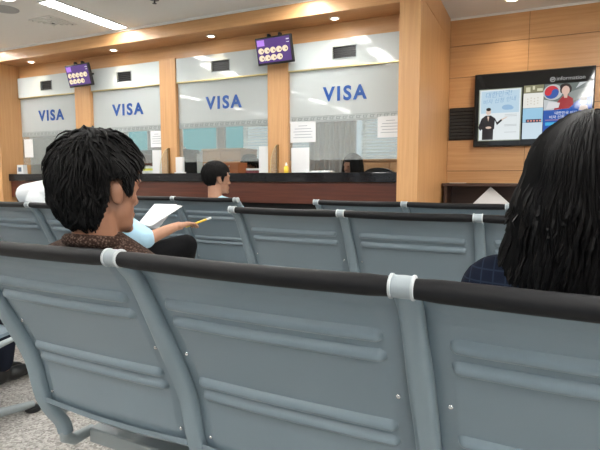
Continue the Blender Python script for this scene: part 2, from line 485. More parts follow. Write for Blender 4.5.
# ------------------------------------------------------------------ things on the counter and behind the glass
def notice(x0, x1, z0, z1, label, lines=True, y=4.392):
    n = empty('paper_notice', ((x0 + x1) / 2, y, z0), label=label, cat='notice', group='paper notices on the counter glass')
    w = (x1 - x0) / 2; h = z1 - z0
    bm = NB(); box(bm, -w, w, -.0012, .0012, 0, h); obj('sheet', bm, M['paper'], n, False)
    if lines:
        bm = NB()
        for q in range(5):
            zz = h * (.78 - q * .14); ww = w * (.35 if q == 0 else .75 - .1 * (q % 2))
            box(bm, -ww, ww, -.0022, -.0012, zz, zz + .006)
        obj('print', bm, mat('notice print', (.34, .36, .40), .8), n, False)
    return n
notice(-2.150, -1.885, 1.377, 1.572, 'white printed notice high on the left of the rightmost window')
notice(-2.140, -1.950, 1.09, 1.327, 'white notice low on the left of the rightmost window', False)
notice(-1.284, -1.05, 1.396, 1.582, 'white printed notice taped beside the big wooden column')
notice(-3.878, -3.712, 1.376, 1.555, 'white notice high in the window just right of the foreground young man\'s head')
notice(-3.86, -3.712, 1.09, 1.345, 'pale board standing low in the window just left of the middle glass fin', False)
notice(-2.50, -2.385, 1.09, 1.35, 'pale sheet in the lower corner beside the seated clerk in front of wood mullion', False)
notice(-5.96, -5.80, 1.30, 1.53, 'small pale sheet on the far left window', False)

o = empty('desk_calendar', (-5.90, 4.30, 1.0865), label='small white calendar stand with dark print at the far left end of the counter', cat='calendar')
bm = NB(); prism(bm, [(-.06, 0), (.06, 0), (.052, .115), (-.052, .115)], -.03, .03); obj('stand', bm, M['paper'], o, False)
bm = NB(); box(bm, -.028, .028, -.034, -.0305, .03, .085); obj('print', bm, mat('calendar print', (.10, .14, .2), .7), o, False)

o = empty('form_tray', (-3.98, 4.52, 1.061), label='tray of yellow and white forms behind the glass beside the foreground young man\'s face', cat='tray')
bm = NB(); box(bm, -.11, .11, -.05, .10, 0, .06, .004, 1); obj('tray', bm, M['paper'], o)
bm = NB(); box(bm, -.10, .10, -.04, .09, .0605, .085); obj('form_stack', bm, mat('yellow forms', (.70, .68, .12), .8), o, False)
bm = NB(); box(bm, -.10, .06, -.03, .09, .0855, .11); obj('paper_stack', bm, M['paper'], o, False)

o = empty('leaflet_holder', (-3.40, 4.29, 1.0865), label='white leaflet holder on the counter left of the short haired man', cat='holder')
bm = NB(); box(bm, -.055, .055, -.03, .03, 0, .012, .002, 1); box(bm, -.05, .05, -.01, .012, .012, .17, .002, 1); obj('stand', bm, M['paper'], o)
bm = NB(); box(bm, -.045, .045, -.016, -.0105, .03, .165); obj('leaflet', bm, mat('leaflet', (.72, .70, .68), .7), o, False)

o = empty('paper_cup', (-3.06, 4.30, 1.0865), label='white paper cup on the counter just left of the short haired man', cat='cup')
bm = NB(); lathe(bm, [(.028, 0), (.038, .10), (.041, .102), (.036, .10), (.027, .01)]); obj('cup', bm, M['paper'], o)

o = empty('folder', (-2.56, 4.53, 1.061), label='dark red folder with white papers in front of the clerk', cat='folder')
bm = NB(); box(bm, -.15, .15, -.05, .11, 0, .055, .004, 1); obj('cover', bm, mat('dark red folder', (.16, .02, .03), .5), o)
bm = NB(); box(bm, -.14, .06, -.06, .10, .0555, .075); obj('papers', bm, M['paper'], o, False)

o = empty('glue_bottle', (-2.135, 4.27, 1.0865), label='small yellow bottle with white cap on the counter by the right hand mullion', cat='bottle')
bm = NB(); lathe(bm, [(.020, 0), (.022, .004), (.022, .05), (.010, .065), (.010, .068)]); obj('bottle', bm, M['yellow'], o)
bm = NB(); lathe(bm, [(.011, .067), (.011, .082), (.005, .095), (.004, .098)]); obj('cap', bm, M['paper'], o)

o = empty('open_papers', (-1.86, 4.27, 1.0865), label='white open papers lying flat on the counter left of the long haired clerk', cat='papers')
bm = NB(); box(bm, -.19, .0, -.06, .07, 0, .012, .003, 1); box(bm, .0, .19, -.06, .07, 0, .018, .003, 1); obj('pages', bm, M['paper'], o)

# ------------------------------------------------------------------ office behind the glass
def office_window(n, x0, x1, z0, z1, m, bars=0):
    w = empty('window_%d' % n, ((x0 + x1) / 2, 6.6, z0), kind='structure')
    cx = (x0 + x1) / 2
    bm = NB(); box(bm, x0 - cx, x1 - cx, -.02, -.002, 0, z1 - z0); obj('pane', bm, m, w, False)
    bm = NB(); t = .03
    box(bm, x0 - cx - t, x1 - cx + t, -.045, -.002, z1 - z0, z1 - z0 + t); box(bm, x0 - cx - t, x1 - cx + t, -.045, -.002, -t, 0)
    for q in range(bars + 2):
        xx = x0 - cx + (x1 - x0) * q / (bars + 1); box(bm, xx - t / 2, xx + t / 2, -.045, -.002, 0, z1 - z0)
    obj('frame', bm, M['white'], w, False)
office_window(5, -6.3, -5.72, 1.5, 1.86, M['teal'])
office_window(6, -5.15, -3.98, 1.46, 1.9, M['teal'], 0)
office_window(7, -3.95, -3.45, 1.28, 1.8, M['dayo'])
office_window(8, -3.2, -1.55, 1.28, 1.85, M['dayo'], 2)
def blind(x0, x1, z0, z1, label):
    b = empty('venetian_blind', ((x0 + x1) / 2, 6.50, z1), label=label, cat='blind', group='pale blinds on the office windows')
    w = (x1 - x0) / 2
    bm = NB(); box(bm, -w, w, -.02, .03, -.03, 0); obj('head_rail', bm, M['white'], b, False)
    bm = NB(); n = int((z1 - z0 - .04) / .042)
    for q in range(n):
        z = -.05 - q * .042
        box(bm, -w, w, -.016, .016, -.0015, .0015, M=Matrix.Translation((0, 0, z)) @ Matrix.Rotation(R(52), 4, 'X'))
    obj('slats', bm, M['blind'], b, False)
    bm = NB(); box(bm, -w, w, -.015, .015, -(z1 - z0), -(z1 - z0) + .02); obj('bottom_rail', bm, M['white'], b, False)
blind(-3.97, -3.45, 1.26, 1.84, 'pale slatted blind behind the dark haired clerk')
blind(-3.22, -2.86, 1.26, 1.88, 'pale slatted blind behind the notices on the rightmost window')
blind(-2.12, -1.5, 1.28, 1.88, 'pale slatted blind over the black office chair')
def curtain(x0, x1, z0, z1, y, label):
    bm = NB(); n = int((x1 - x0) / .012); top = []; bot = []
    for q in range(n + 1):
        x = x0 + (x1 - x0) * q / n; yy = y + .022 * math.sin(x * 85) + .008 * math.sin(x * 31)
        top.append((x, yy)); bot.append((x, yy))
    for dz in (0,):
        a = [bm.verts.new((x, yy, z1)) for x, yy in top]; b = [bm.verts.new((x, yy, z0)) for x, yy in bot]
        a2 = [bm.verts.new((x, yy + .004, z1)) for x, yy in top]; b2 = [bm.verts.new((x, yy + .004, z0)) for x, yy in bot]
        for q in range(n):
            bm.faces.new((a[q], a[q + 1], b[q + 1], b[q])); bm.faces.new((a2[q], b2[q], b2[q + 1], a2[q + 1]))
            bm.faces.new((a[q], a2[q], a2[q + 1], a[q + 1])); bm.faces.new((b[q], b[q + 1], b2[q + 1], b2[q]))
        bm.faces.new((a[0], b[0], b2[0], a2[0])); bm.faces.new((a[n], a2[n], b2[n], b[n]))
    o = obj('curtain', bm, M['curtain'], None); return tag(o, label, 'curtain', 'grey curtains in the office')
curtain(-2.86, -2.16, 1.05, 1.95, 6.42, 'grey pleated curtain behind the long haired clerk')
curtain(-4.42, -4.22, 1.05, 1.95, 6.42, 'narrow grey curtain before the teal office window')
curtain(-5.72, -5.25, 1.05, 1.95, 6.42, 'grey pleated curtain beside the far left teal window')

def cabinet(name, x0, x1, y0, y1, z1, m, label, cols=2):
    c = empty(name, ((x0 + x1) / 2, (y0 + y1) / 2, 0), label=label, cat='cabinet')
    w = (x1 - x0) / 2; d = (y1 - y0) / 2
    bm = NB(); box(bm, -w, w, -d, d, 0, z1 - .025); obj('body', bm, m, c, False)
    bm = NB(); box(bm, -w - .01, w + .01, -d - .02, d, z1 - .0248, z1, .003, 1); obj('top', bm, m, c, False)
    for q in range(cols):
        a = -w + 2 * w * q / cols; b = a + 2 * w / cols
        bm = NB(); box(bm, a + .008, b - .008, -d - .016, -d - .0005, .05, z1 - .05, .002, 1); d_ = obj('door', bm, m, c, False)
        bm = NB(); box(bm, (a + b) / 2 - .04, (a + b) / 2 + .04, -d - .03, -d - .0165, z1 - .16, z1 - .15); obj('handle', bm, M['steel'], d_, False)
    return c
cabinet('office_cabinet', -4.02, -3.42, 5.55, 5.95, 1.42, M['tan'], 'tall tan wood cabinet behind the glass above the short haired man')
c = empty('desk_organiser', (-2.93, 4.60, 1.0605), label='orange brown wooden desk organiser between the short haired man and the clerk', cat='organiser')
OW = mat('orange brown veneer', (.34, .11, .035), .4)
bm = NB(); box(bm, -.11, .11, -.08, .10, 0, .14, .004, 1); obj('body', bm, OW, c)
for q in range(2):
    bm = NB(); box(bm, -.10, .10, -.088, -.0805, .01 + q * .065, .065 + q * .065, .002, 1); d_ = obj('drawer', bm, OW, c)
    bm = NB(); ell(bm, (0, -.092, .037 + q * .065), (.008, .006, .008), sub=2); obj('knob', bm, M['steel'], d_)
cabinet('storage_cabinet', -5.15, -4.70, 5.4, 5.8, 1.36, M['redwood'], 'dark red wood cabinet behind the glass beside the foreground young man\'s forehead')
cabinet('credenza', -2.2, -1.3, 6.05, 6.4, 1.27, M['tan'], 'long tan wood cabinet under the blind behind the black office chair', 3)
bm = NB(); box(bm, -5.55, -4.55, 5.86, 6.2, 1.40, 1.45); box(bm, -5.5, -5.46, 5.9, 6.2, 0, 1.40); box(bm, -4.64, -4.6, 5.9, 6.2, 0, 1.40)
tag(obj('shelf', bm, M['blackmatte'], None, False), 'dark high shelf unit below the teal office window', 'shelf')
bm = NB(); box(bm, -4.95, -4.75, 5.95, 6.15, 1.4505, 1.50, .01, 2)
tag(obj('box', bm, M['white'], None), 'small pale box on the dark office shelf', 'box')

# ------------------------------------------------------------------ ceiling fittings
def lamp(x, y, z, w=.16, l=.88, louvre=False, label=None):
    f = empty('ceiling_light', (x, y, z), label=label, cat='ceiling light', group='fluorescent ceiling lights')
    bm = NB(); t = .014
    a, b = w / 2, l / 2
    box(bm, -a - t, a + t, -b - t, -b, -.012, -.0005); box(bm, -a - t, a + t, b, b + t, -.012, -.0005)
    box(bm, -a - t, -a, -b, b, -.012, -.0005); box(bm, a, a + t, -b, b, -.012, -.0005)
    obj('frame', bm, M['white'], f, False)
    bm = NB(); box(bm, -a, a, -b, b, -.006, -.001); obj('diffuser', bm, M['lamp'], f, False)
    if louvre:
        bm = NB()
        for q in range(1, 5): box(bm, -a, a, -b + l * q / 5 - .012, -b + l * q / 5 + .012, -.016, -.0065)
        box(bm, -.012, .012, -b, b, -.016, -.0065)
        obj('louvre', bm, M['white'], f, False)
    return f
lamp(-3.92, 3.60, ZC, label='bright fluorescent ceiling light nearest the fascia above the smaller queue screen')
lamp(-6.05, 3.58, ZC, label='fluorescent ceiling light at the far left edge next to the fascia')
lamp(-4.13, 2.58, ZC, label='fluorescent ceiling light just entering at the top left edge')
for x in (-6.05, -1.8):
    for y in (2.4, .9, -.6, -2.1):
        lamp(x, y, ZC, label='fluorescent strip in the ceiling over the rows of seats')
lamp(-1.8, 3.58, ZC, label='fluorescent ceiling light close to the fascia above the larger queue screen')
for y in (.9, -.6, -2.1): lamp(-4.0, y, ZC, label='fluorescent strip in the ceiling over the rows of seats')
for x in (.95, 3.0):
    for y in (3.4, 1.75, .55, -.65, -1.85): lamp(x, y, ZA, .32, 1.0, True, label='louvred fluorescent panel in the raised ceiling')
DL = ['small recessed downlight in the soffit above the far left window', 'small recessed downlight in the soffit right of the smaller queue screen',
      'small recessed downlight in the soffit left of the larger queue screen', 'small recessed downlight in the soffit over the rightmost window']
def downlight(x, y, z, label, r=.035, power=3.0, size=100):
    d = empty('downlight', (x, y, z), label=label, cat='downlight', group='recessed downlights')
    bm = NB(); lathe(bm, [(r, -.0005), (r + .012, -.0005), (r + .010, -.008), (r, -.006)]); obj('trim_ring', bm, M['white'], d)
    bm = NB(); lathe(bm, [(0.0, -.010), (r * .6, -.009), (r * .98, -.004), (r * .98, -.001), (0, -.0008)]); obj('bulb', bm, M['down'], d)
    L = bpy.data.lights.new('downlight_lamp', 'SPOT'); L.energy = power; L.color = (1, .80, .55); L.spot_size = R(size); L.spot_blend = .8; L.shadow_soft_size = r
    lo = bpy.data.objects.new('downlight_lamp', L); link(lo, d); lo.location = (0, 0, -.02)
for x, lb in zip((-5.58, -4.25, -2.96, -1.65), DL): downlight(x, 4.26, 2.44, lb, power=5)
downlight(-.25, 5.22, ZA, 'round downlight in the perforated ceiling above the information screen', .06, 22, 130)
downlight(1.05, 5.22, ZA, 'round downlight in the perforated ceiling further right along the screen wall', .06, 22, 130)
# air diffuser, ceiling speaker, sprinkler
v = empty('air_diffuser', (-4.40, 3.62, ZC), label='square air diffuser in the ceiling left of the bright strip light', cat='air vent')
bm = NB()
for q in range(4):
    s = .15 - q * .034; t = .012
    for sx in (-1, 1):
        box(bm, sx * s - t, sx * s + t, -s, s, -.008 - .004 * q, -.0005); box(bm, -s, s, sx * s - t, sx * s + t, -.008 - .004 * q, -.0005)
obj('frame', bm, M['ceil'], v, False)
bm = NB(); box(bm, -.14, .14, -.14, .14, -.003, -.0004); obj('opening', bm, mat('vent throat', (.06, .06, .06), .9), v, False)
s = empty('ceiling_speaker', (-4.46, 3.16, ZC), label='round grey speaker grille in the ceiling at the top left', cat='speaker')
bm = NB(); lathe(bm, [(.0, -.010), (.10, -.009), (.115, -.006), (.12, -.0005)], n=36); obj('grille', bm, mat('speaker grille', (.38, .38, .37), .8), s)
s = empty('sprinkler', (-3.05, 3.55, ZC), label='tiny dark sprinkler head in the ceiling', cat='sprinkler')
bm = NB(); lathe(bm, [(.0, -.035), (.018, -.034), (.018, -.031), (.006, -.028), (.006, -.005), (.04, -.003), (.04, -.0004)]); obj('head', bm, M['black'], s)

# ------------------------------------------------------------------ hanging queue screens
def queue_screen(x, y, z, w, h, label, rz):
    q = empty('queue_screen', (x, y, z), rz, label=label, cat='monitor', group='hanging queue screens')
    tilt = Matrix.Rotation(R(14), 4, 'X')
    def place(o): o.matrix_local = tilt; return o
    a, b = w / 2, h / 2
    bm = NB(); box(bm, -a, a, 0, .035, -b, b, .006, 2); box(bm, -a * .7, a * .7, .035, .06, -b * .7, b * .6, .01, 2); place(obj('casing', bm, M['black'], q))
    bm = NB(); box(bm, -a + .014, a - .014, -.002, -.0002, -b + .02, b - .014); sc = place(obj('screen', bm, emit('purple screen', (.085, .03, .20), 1.0, 1), q, False))
    bm = NB(); box(bm, -a + .02, -a + .10, -.0035, -.0022, b - .075, b - .022); obj('logo_block', bm, emit('violet block', (.50, .24, .85), 1.0), sc, False)
    bm = NB(); bd = NB()
    for r, n in enumerate((5, 4)):
        for k in range(n):
            cx = -a + .055 + k * (w - .06) / 5.0; cz = b - .118 - r * .064
            prism(bm, disc_poly(cx, cz, .031, .027, 14), -.0036, -.0022)
            prism(bd, disc_poly(cx + .012, cz - .004, .007, .009, 8), -.0046, -.0037)
    obj('number_chips', bm, emit('cream chips', (.95, .78, .55), 1.0), sc, False)
    obj('chip_marks', bd, emit('chip marks', (.20, .08, .10), .6), sc, False)
    bm = NB()
    for k in range(9): box(bm, -a + .045 + k * .02, -a + .06 + k * .02, -.0035, -.0022, -b + .036 + (k % 2) * .003 + k * .001, -b + .05 + k * .001)
    box(bm, a - .05, a - .022, -.0035, -.0022, b - .045, b - .035); box(bm, a - .05, a - .022, -.0035, -.0022, b - .068, b - .062)
    obj('caption_line', bm, emit('pale caption', (.75, .70, .85), .9), sc, False)
    bm = NB()
    for sx in (-.07, .05): box(bm, sx - .012, sx + .012, .005, .045, b - .01, b + .035, .003, 1)
    tube(bm, [(-.05, .05, 0), (-.05, .165, .045)], .012, 8); tube(bm, [(.05, .05, 0), (.05, .165, .045)], .012, 8)
    obj('bracket', bm, M['black'], q)
queue_screen(-2.225, 4.20, 2.212, .385, .245, 'larger purple queue screen hanging on the mullion near the room centre', R(-4))
queue_screen(-4.735, 4.20, 2.195, .39, .245, 'smaller looking purple queue screen on the far left mullion', R(-4))

# ------------------------------------------------------------------ information screen
def tv():
    x0, x1, z0, z1 = -.592, .487, 1.358, 2.092
    Y = YF - .075
    base = (-.05, YF, z0)
    t = empty('information_screen', base, label='large black framed information screen on the wood wall', cat='screen')
    def P2(name, bm, m, par=t): o = obj(name, bm, m, par, False); o.location = tuple(-v for v in base) if par is t else (0, 0, 0); return o
    bm = NB(); box(bm, x0, x1, Y + .004, YF - .001, z0, z1, .006, 2); o = obj('casing', bm, M['black'], t); o.location = tuple(-v for v in base)
    bm = NB(); box(bm, x0 + .012, x1 - .012, Y, Y + .0038, z0 + .012, z1 - .012); P2('glass_front', bm, mat('black screen glass', (.004, .004, .005), .04, spec=.6))
    y0, y1 = Y - .002, Y - .0002
    SH = [-.028]
    def q(name, rects, col, st=1.0, par=None, dy=0.0):
        bm = NB()
        for r in rects:
            if len(r) == 4 and not isinstance(r[0], tuple): box(bm, r[0], r[1], y0 - dy, y1 - dy, r[2], r[3])
            else: prism(bm, list(r), y0 - dy, y1 - dy)
        if par: o = obj(name, bm, emit(name, col, st, 1), par, False)
        else:
            o = P2(name, bm, emit(name, col, st, 1)); o.location.z += SH[0]
        return o
    # left poster
    L0, L1, LB, LT = -.535, -.152, 1.452, 1.955
    p = q('poster', [(L0, L1, LB, LT)], (.80, .86, .88), .85)
    q('sky_wash', [(L0 + .012, L1 - .012, LB + .27, LT - .012)], (.52, .70, .83), .85, p, .002)
    q('poster_border', [(L0 - .01, L1 + .01, LT, LT + .008), (L0 - .01, L1 + .01, LB - .008, LB), (L0 - .01, L0, LB, LT), (L1, L1 + .01, LB, LT)], (.42, .47, .36), .6, p)
    q('cloud', [disc_poly(-.275, 1.775, .05, .026, 20), disc_poly(-.245, 1.768, .03, .018, 16)], (.33, .53, .76), .8, p, .004)
    for s_, z, w, x in (('\ub300\ud55c\ubbfc\uad6d!', 1.875, .25, L0 + .055), ('\ube44\uc790 \uc2e0\uccad \uc548\ub0b4', 1.815, .31, L0 + .035)):
        tx = text('lettering', s_, .05, emit('script blue', (.25, .42, .66), .8), p, width=w, ext=.0006, shear=.2)
        tx.location = (x, y0 - .004, z); tx.rotation_euler = (PI / 2, R(-5), 0)
    q('text_rule', [(L0 + .24, L1 - .03, z, z + .004) for z in (1.70, 1.685, 1.60, 1.588, 1.525)], (.55, .60, .62), .7, p, .004)
    fig = q('suit_figure', [[(-.505, 1.455), (-.40, 1.455), (-.398, 1.56), (-.505, 1.56)],
                            [(-.515, 1.56), (-.39, 1.56), (-.385, 1.67), (-.425, 1.70), (-.475, 1.70), (-.515, 1.67)],
                            [(-.515, 1.67), (-.545, 1.58), (-.52, 1.545), (-.505, 1.60)],
                            [(-.39, 1.66), (-.365, 1.60), (-.315, 1.645), (-.325, 1.66), (-.365, 1.63), (-.385, 1.672)]], (.012, .010, .016), .8, p, .0055)
    q('figure_skin', [disc_poly(-.449, 1.738, .024, .033, 18), [(-.46, 1.69), (-.44, 1.69), (-.449, 1.64)], [(-.32, 1.645), (-.27, 1.675), (-.268, 1.682), (-.325, 1.66)], disc_poly(-.445, 1.578, .028, .012, 12)], (.78, .60, .50), .8, p, .007)
    q('figure_hair', [disc_poly(-.449, 1.760, .0235, .017, 18)], (.012, .010, .012), .8, p, .0085)
    # middle column
    C0, C1 = -.128, .052
    q('photo_tile', [(C0, C1, 1.90, 1.975)], (.28, .27, .16), .7)
    q('photo_detail', [(C0 + .02, C0 + .06, 1.91, 1.955), (C0 + .08, C0 + .10, 1.93, 1.965), (C0 + .12, C1 - .01, 1.915, 1.94)], (.72, .70, .50), .8, None, .002)
    q('dotted_card', [(C0, C1, 1.755, 1.898)], (.84, .84, .79), .85)
    q('card_dots', [disc_poly(C0 + .04 + .03 * (k % 4), 1.79 + .026 * (k // 4) + .008 * (k % 2), .006, .006, 8) for k in range(12)], (.66, .60, .50), .8, None, .002)
    q('sea_tile', [(C0, C1, 1.615, 1.753)], (.33, .60, .80), .85)
    q('sky_tile', [(C0, C1, 1.452, 1.613)], (.62, .76, .86), .85)
    q('badge_strip', [(C0 + .03, C1 - .012, 1.612, 1.644)], (.04, .05, .10), .8, None, .002)
    q('badges', [disc_poly(C0 + .05 + .027 * k, 1.628, .009, .009, 10) for k in range(5)], (.75, .30, .25), .8, None, .004)
    # right picture
    SH[0] = -.040
    D0, D1 = .056, .467
    q('picture_backdrop', [(D0, D1, 1.72, 1.985)], (.16, .20, .19), .7)
    q('pale_drape', [[(D0, 1.72), (D0 + .20, 1.72), (D0 + .16, 1.80), (D0, 1.84)], [(D0 + .27, 1.93), (D0 + .36, 1.985), (D0 + .30, 1.985)]], (.58, .62, .64), .8, None, .002)
    q('grey_field', [[(D0 + .20, 1.80), (D0 + .411, 1.86), (D0 + .411, 1.95), (D0 + .22, 1.90)]], (.30, .34, .33), .7, None, .0018)
    q('blue_band', [(D0, D1, 1.452, 1.735), [(D0 + .12, 1.735), (D0 + .20, 1.745), (D0 + .27, 1.80), (D0 + .33, 1.84), (D1, 1.845), (D1, 1.70), (D0 + .12, 1.70)]], (.012, .09, .42), .85, None, .003)
    q('flag_white', [disc_poly(D0 + .075, 1.905, .085, .075, 24, 0, 2 * PI)], (.55, .58, .60), .8, None, .0025)
    cx, cz, r = D0 + .065, 1.905, .062
    red = disc_poly(cx, cz, r, r, 16, 0, PI) + disc_poly(cx - r / 2, cz, r / 2, r / 2, 8, PI, 2 * PI)[1:] + [(cx, cz)] + disc_poly(cx + r / 2, cz, r / 2, r / 2, 8, PI, 0)[1:-1]
    blu = disc_poly(cx, cz, r, r, 16, PI, 2 * PI) + disc_poly(cx + r / 2, cz, r / 2, r / 2, 8, 0, PI)[1:] + disc_poly(cx - r / 2, cz, r / 2, r / 2, 8, 0, -PI)[1:-1]
    q('flag_disc_blue', [disc_poly(cx, cz, r, r, 28)], (.03, .10, .42), .8, None, .0042)
    q('flag_disc_red', [red], (.65, .03, .05), .8, None, .006)
    q('portrait_coat', [[(D0 + .09, 1.735), (D0 + .11, 1.80), (D0 + .16, 1.86), (D0 + .20, 1.87), (D0 + .25, 1.835), (D0 + .255, 1.78), (D0 + .22, 1.745)]], (.36, .02, .03), .85, None, .0046)
    q('portrait_skin', [disc_poly(D0 + .185, 1.915, .034, .043, 20), [(D0 + .165, 1.90), (D0 + .205, 1.90), (D0 + .20, 1.845), (D0 + .175, 1.845)]], (.72, .50, .42), .85, None, .0062)
    q('portrait_hair', [disc_poly(D0 + .18, 1.952, .046, .03, 20), disc_poly(D0 + .152, 1.925, .016, .035, 14), disc_poly(D0 + .222, 1.925, .014, .032, 14)], (.03, .02, .02), .8, None, .0056)
    q('portrait_book', [[(D0 + .02, 1.745), (D0 + .13, 1.755), (D0 + .14, 1.80), (D0 + .04, 1.815)]], (.72, .72, .74), .85, None, .0075)
    q('small_portrait', [disc_poly(D0 + .34, 1.80, .028, .034, 18), [(D0 + .30, 1.72), (D0 + .385, 1.72), (D0 + .37, 1.765), (D0 + .315, 1.765)]], (.62, .50, .45), .8, None, .0055)
    q('small_portrait_hair', [disc_poly(D0 + .34, 1.828, .03, .018, 16)], (.05, .04, .04), .8, None, .007)
    for s_, z, w, x in (('\ub300\ud55c\ubbfc\uad6d \ube44\uc790', 1.692, .19, D0 + .10), ('\ube44\uc790 \uc2e0\uccad \uc13c\ud130 \uc548\ub0b4', 1.655, .27, D0 + .055)):
        tx = text('lettering', s_, .04, emit('headline white', (.9, .92, .95), .9), t, width=w, ext=.0006)
        tx.location = (x - base[0], y0 - .005 - base[1], z - base[2] - .04)
    q('cyan_bar', [(D0 + .02, D1 - .16, 1.588, 1.618)], (.05, .45, .80), .85, None, .005)
    q('orange_rule', [(D0 + .02, D1 - .12, 1.638, 1.642)], (.75, .35, .25), .8, None, .005)
    # title bar
    ti = text('title', 'information', .045, emit('title grey', (.55, .55, .55), .6), t, width=.24, ext=.0006)
    ti.location = (.160 - base[0], y0 - .001 - base[1], 1.975 - base[2])
    a0 = disc_poly(.10, 2.017, .024, .024, 24); bm = NB()
    for k in range(24):
        (xa, za), (xb, zb) = a0[k], a0[(k + 1) % 24]
        f = .72
        prism(bm, [(xa, za), (xb, zb), (.10 + (xb - .10) * f, 2.017 + (zb - 2.017) * f), (.10 + (xa - .10) * f, 2.017 + (za - 2.017) * f)], y0, y1)
    prism(bm, disc_poly(.094, 2.017, .007, .010, 12), y0, y1); prism(bm, disc_poly(.108, 2.020, .005, .008, 12), y0, y1)
    o = P2('emblem', bm, emit('emblem grey', (.6, .6, .6), .5)); o.location.x += .025; o.location.z -= .030
tv()
# black slatted vent left of the screen
v = empty('wall_vent', (-.72, YF, 1.44), label='black slatted wall vent between the column and the information screen', cat='vent')
bm = NB(); box(bm, -.125, .125, -.012, -.001, 0, .335); obj('backing', bm, M['blackmatte'], v, False)
for k in range(9):
    bm = NB(); box(bm, -.125, .125, -.026, -.0125, .012 + k * .036, .034 + k * .036, .002, 1); obj('slat', bm, M['vent'], v, False)

# writing desk with open shelf below the screen
d = empty('writing_desk', (1.2, 5.35, 0), label='dark brown writing desk with open shelf along the screen wall', cat='desk')
bm = NB(); box(bm, -2.05, 2.0, -.12, .248, .955, .985, .003, 1); obj('top', bm, M['brown'], d, False)
bm = NB(); box(bm, -2.03, 1.98, -.10, .248, .66, .69); obj('shelf', bm, M['brown'], d, False)
bm = NB(); box(bm, -2.03, 1.98, .22, .246, .69, .955); box(bm, -2.03, 1.98, .20, .246, 0, .66); obj('back_panel', bm, M['brown'], d, False)
for x in (-2.03, -.7, .64, 1.95):
    bm = NB(); box(bm, x, x + .03, -.10, .20, .69, .955); box(bm, x, x + .03, -.10, .19, 0, .66); obj('side_panel', bm, M['brown'], d, False)
bm = NB(); box(bm, -.78, -.63, 5.26, 5.40, .9855, .989)
tag(obj('loose_sheet', bm, M['paper'], None, False), 'thin white sheet lying on the dark desk below the black vent', 'paper')
bm = NB(); prism(bm, [(-.155, .085), (.01, .262), (.20, .09), (.06, .0), (-.09, .0)], -.004, .004)
bmesh.ops.transform(bm, matrix=Matrix.Rotation(R(-10), 4, 'X'), verts=bm.verts[:])
o = obj('leaflet', bm, M['paper'], None, False); o.location = (-.40, 5.30, .692)
tag(o, 'white folded papers propped in the desk shelf left of the long haired woman', 'papers')

# ------------------------------------------------------------------ beam seating
SP = .565
PROF = [(.885, 0.0), (.868, .022), (.845, .045), (.79, .075), (.72, .112), (.655, .145), (.59, .178), (.525, .205), (.44, .222), (.40, .230), (.345, .257), (.30, .290), (.26, .300), (.20, .301)]
def fz(z):
    for (z1, f1), (z0, f0) in zip(PROF, PROF[1:]):
        if z0 <= z <= z1: return f0 + (f1 - f0) * (z - z0) / (z1 - z0)
    return PROF[-1][1]
def sm(z, h=.02): return (fz(min(.885, z + h)) + 2 * fz(z) + fz(max(.2, z - h))) / 4
RIBS = [(.788, .0118), (.747, .0118), (.586, .0118), (.549, .0118)]
def panel_bm():
    bm = NB()
    nx, nz = 150, 200
    x0, x1, zt, zb = .018, SP - .018, .872, .385
    fr, bk = [], []
    for j in range(nz + 1):
        z = zt + (zb - zt) * j / nz
        f = sm(z); df = (sm(min(.885, z + .004)) - sm(max(.2, z - .004))) / .008
        nrm = Vector((0, -1, df)).normalized()      # towards the people behind
        ra, rb = [], []
        for i in range(nx + 1):
            x = x0 + (x1 - x0) * i / nx
            u = (x - SP / 2) / (SP / 2)
            off = .006 - .012 * max(0, abs(u) - .80) / .2       # rolls away into the posts
            off += .004 * (1 - u * u)
            h = 0.0
            for zc, hw in RIBS:
                xa, xb = .066, SP - .066
                dx = max(xa - x, x - xb, 0) ; dz = abs(z - zc)
                dd = math.hypot(dx, dz)
                if dd < hw: h = max(h, .0130 * (1 - (dd / hw) ** 2) ** .6)
            if j == nz: off -= .004
            p = Vector((x, f + .012, z)) + nrm * (off + h)
            ra.append(bm.verts.new(p)); rb.append(bm.verts.new(Vector((x, f + .020, z)) - nrm * .004 + nrm * off))
        fr.append(ra); bk.append(rb)
    for j in range(nz):
        for i in range(nx):
            bm.faces.new((fr[j][i], fr[j + 1][i], fr[j + 1][i + 1], fr[j][i + 1]))
    for j in range(nz):
        for i in range(0, nx):
            bm.faces.new((bk[j][i], bk[j][i + 1], bk[j + 1][i + 1], bk[j + 1][i]))
    for j in range(nz):
        bm.faces.new((fr[j][0], bk[j][0], bk[j + 1][0], fr[j + 1][0])); bm.faces.new((fr[j][nx], fr[j + 1][nx], bk[j + 1][nx], bk[j][nx]))
    for i in range(nx):
        bm.faces.new((fr[0][i], fr[0][i + 1], bk[0][i + 1], bk[0][i])); bm.faces.new((fr[nz][i], bk[nz][i], bk[nz][i + 1], fr[nz][i + 1]))
    return bm

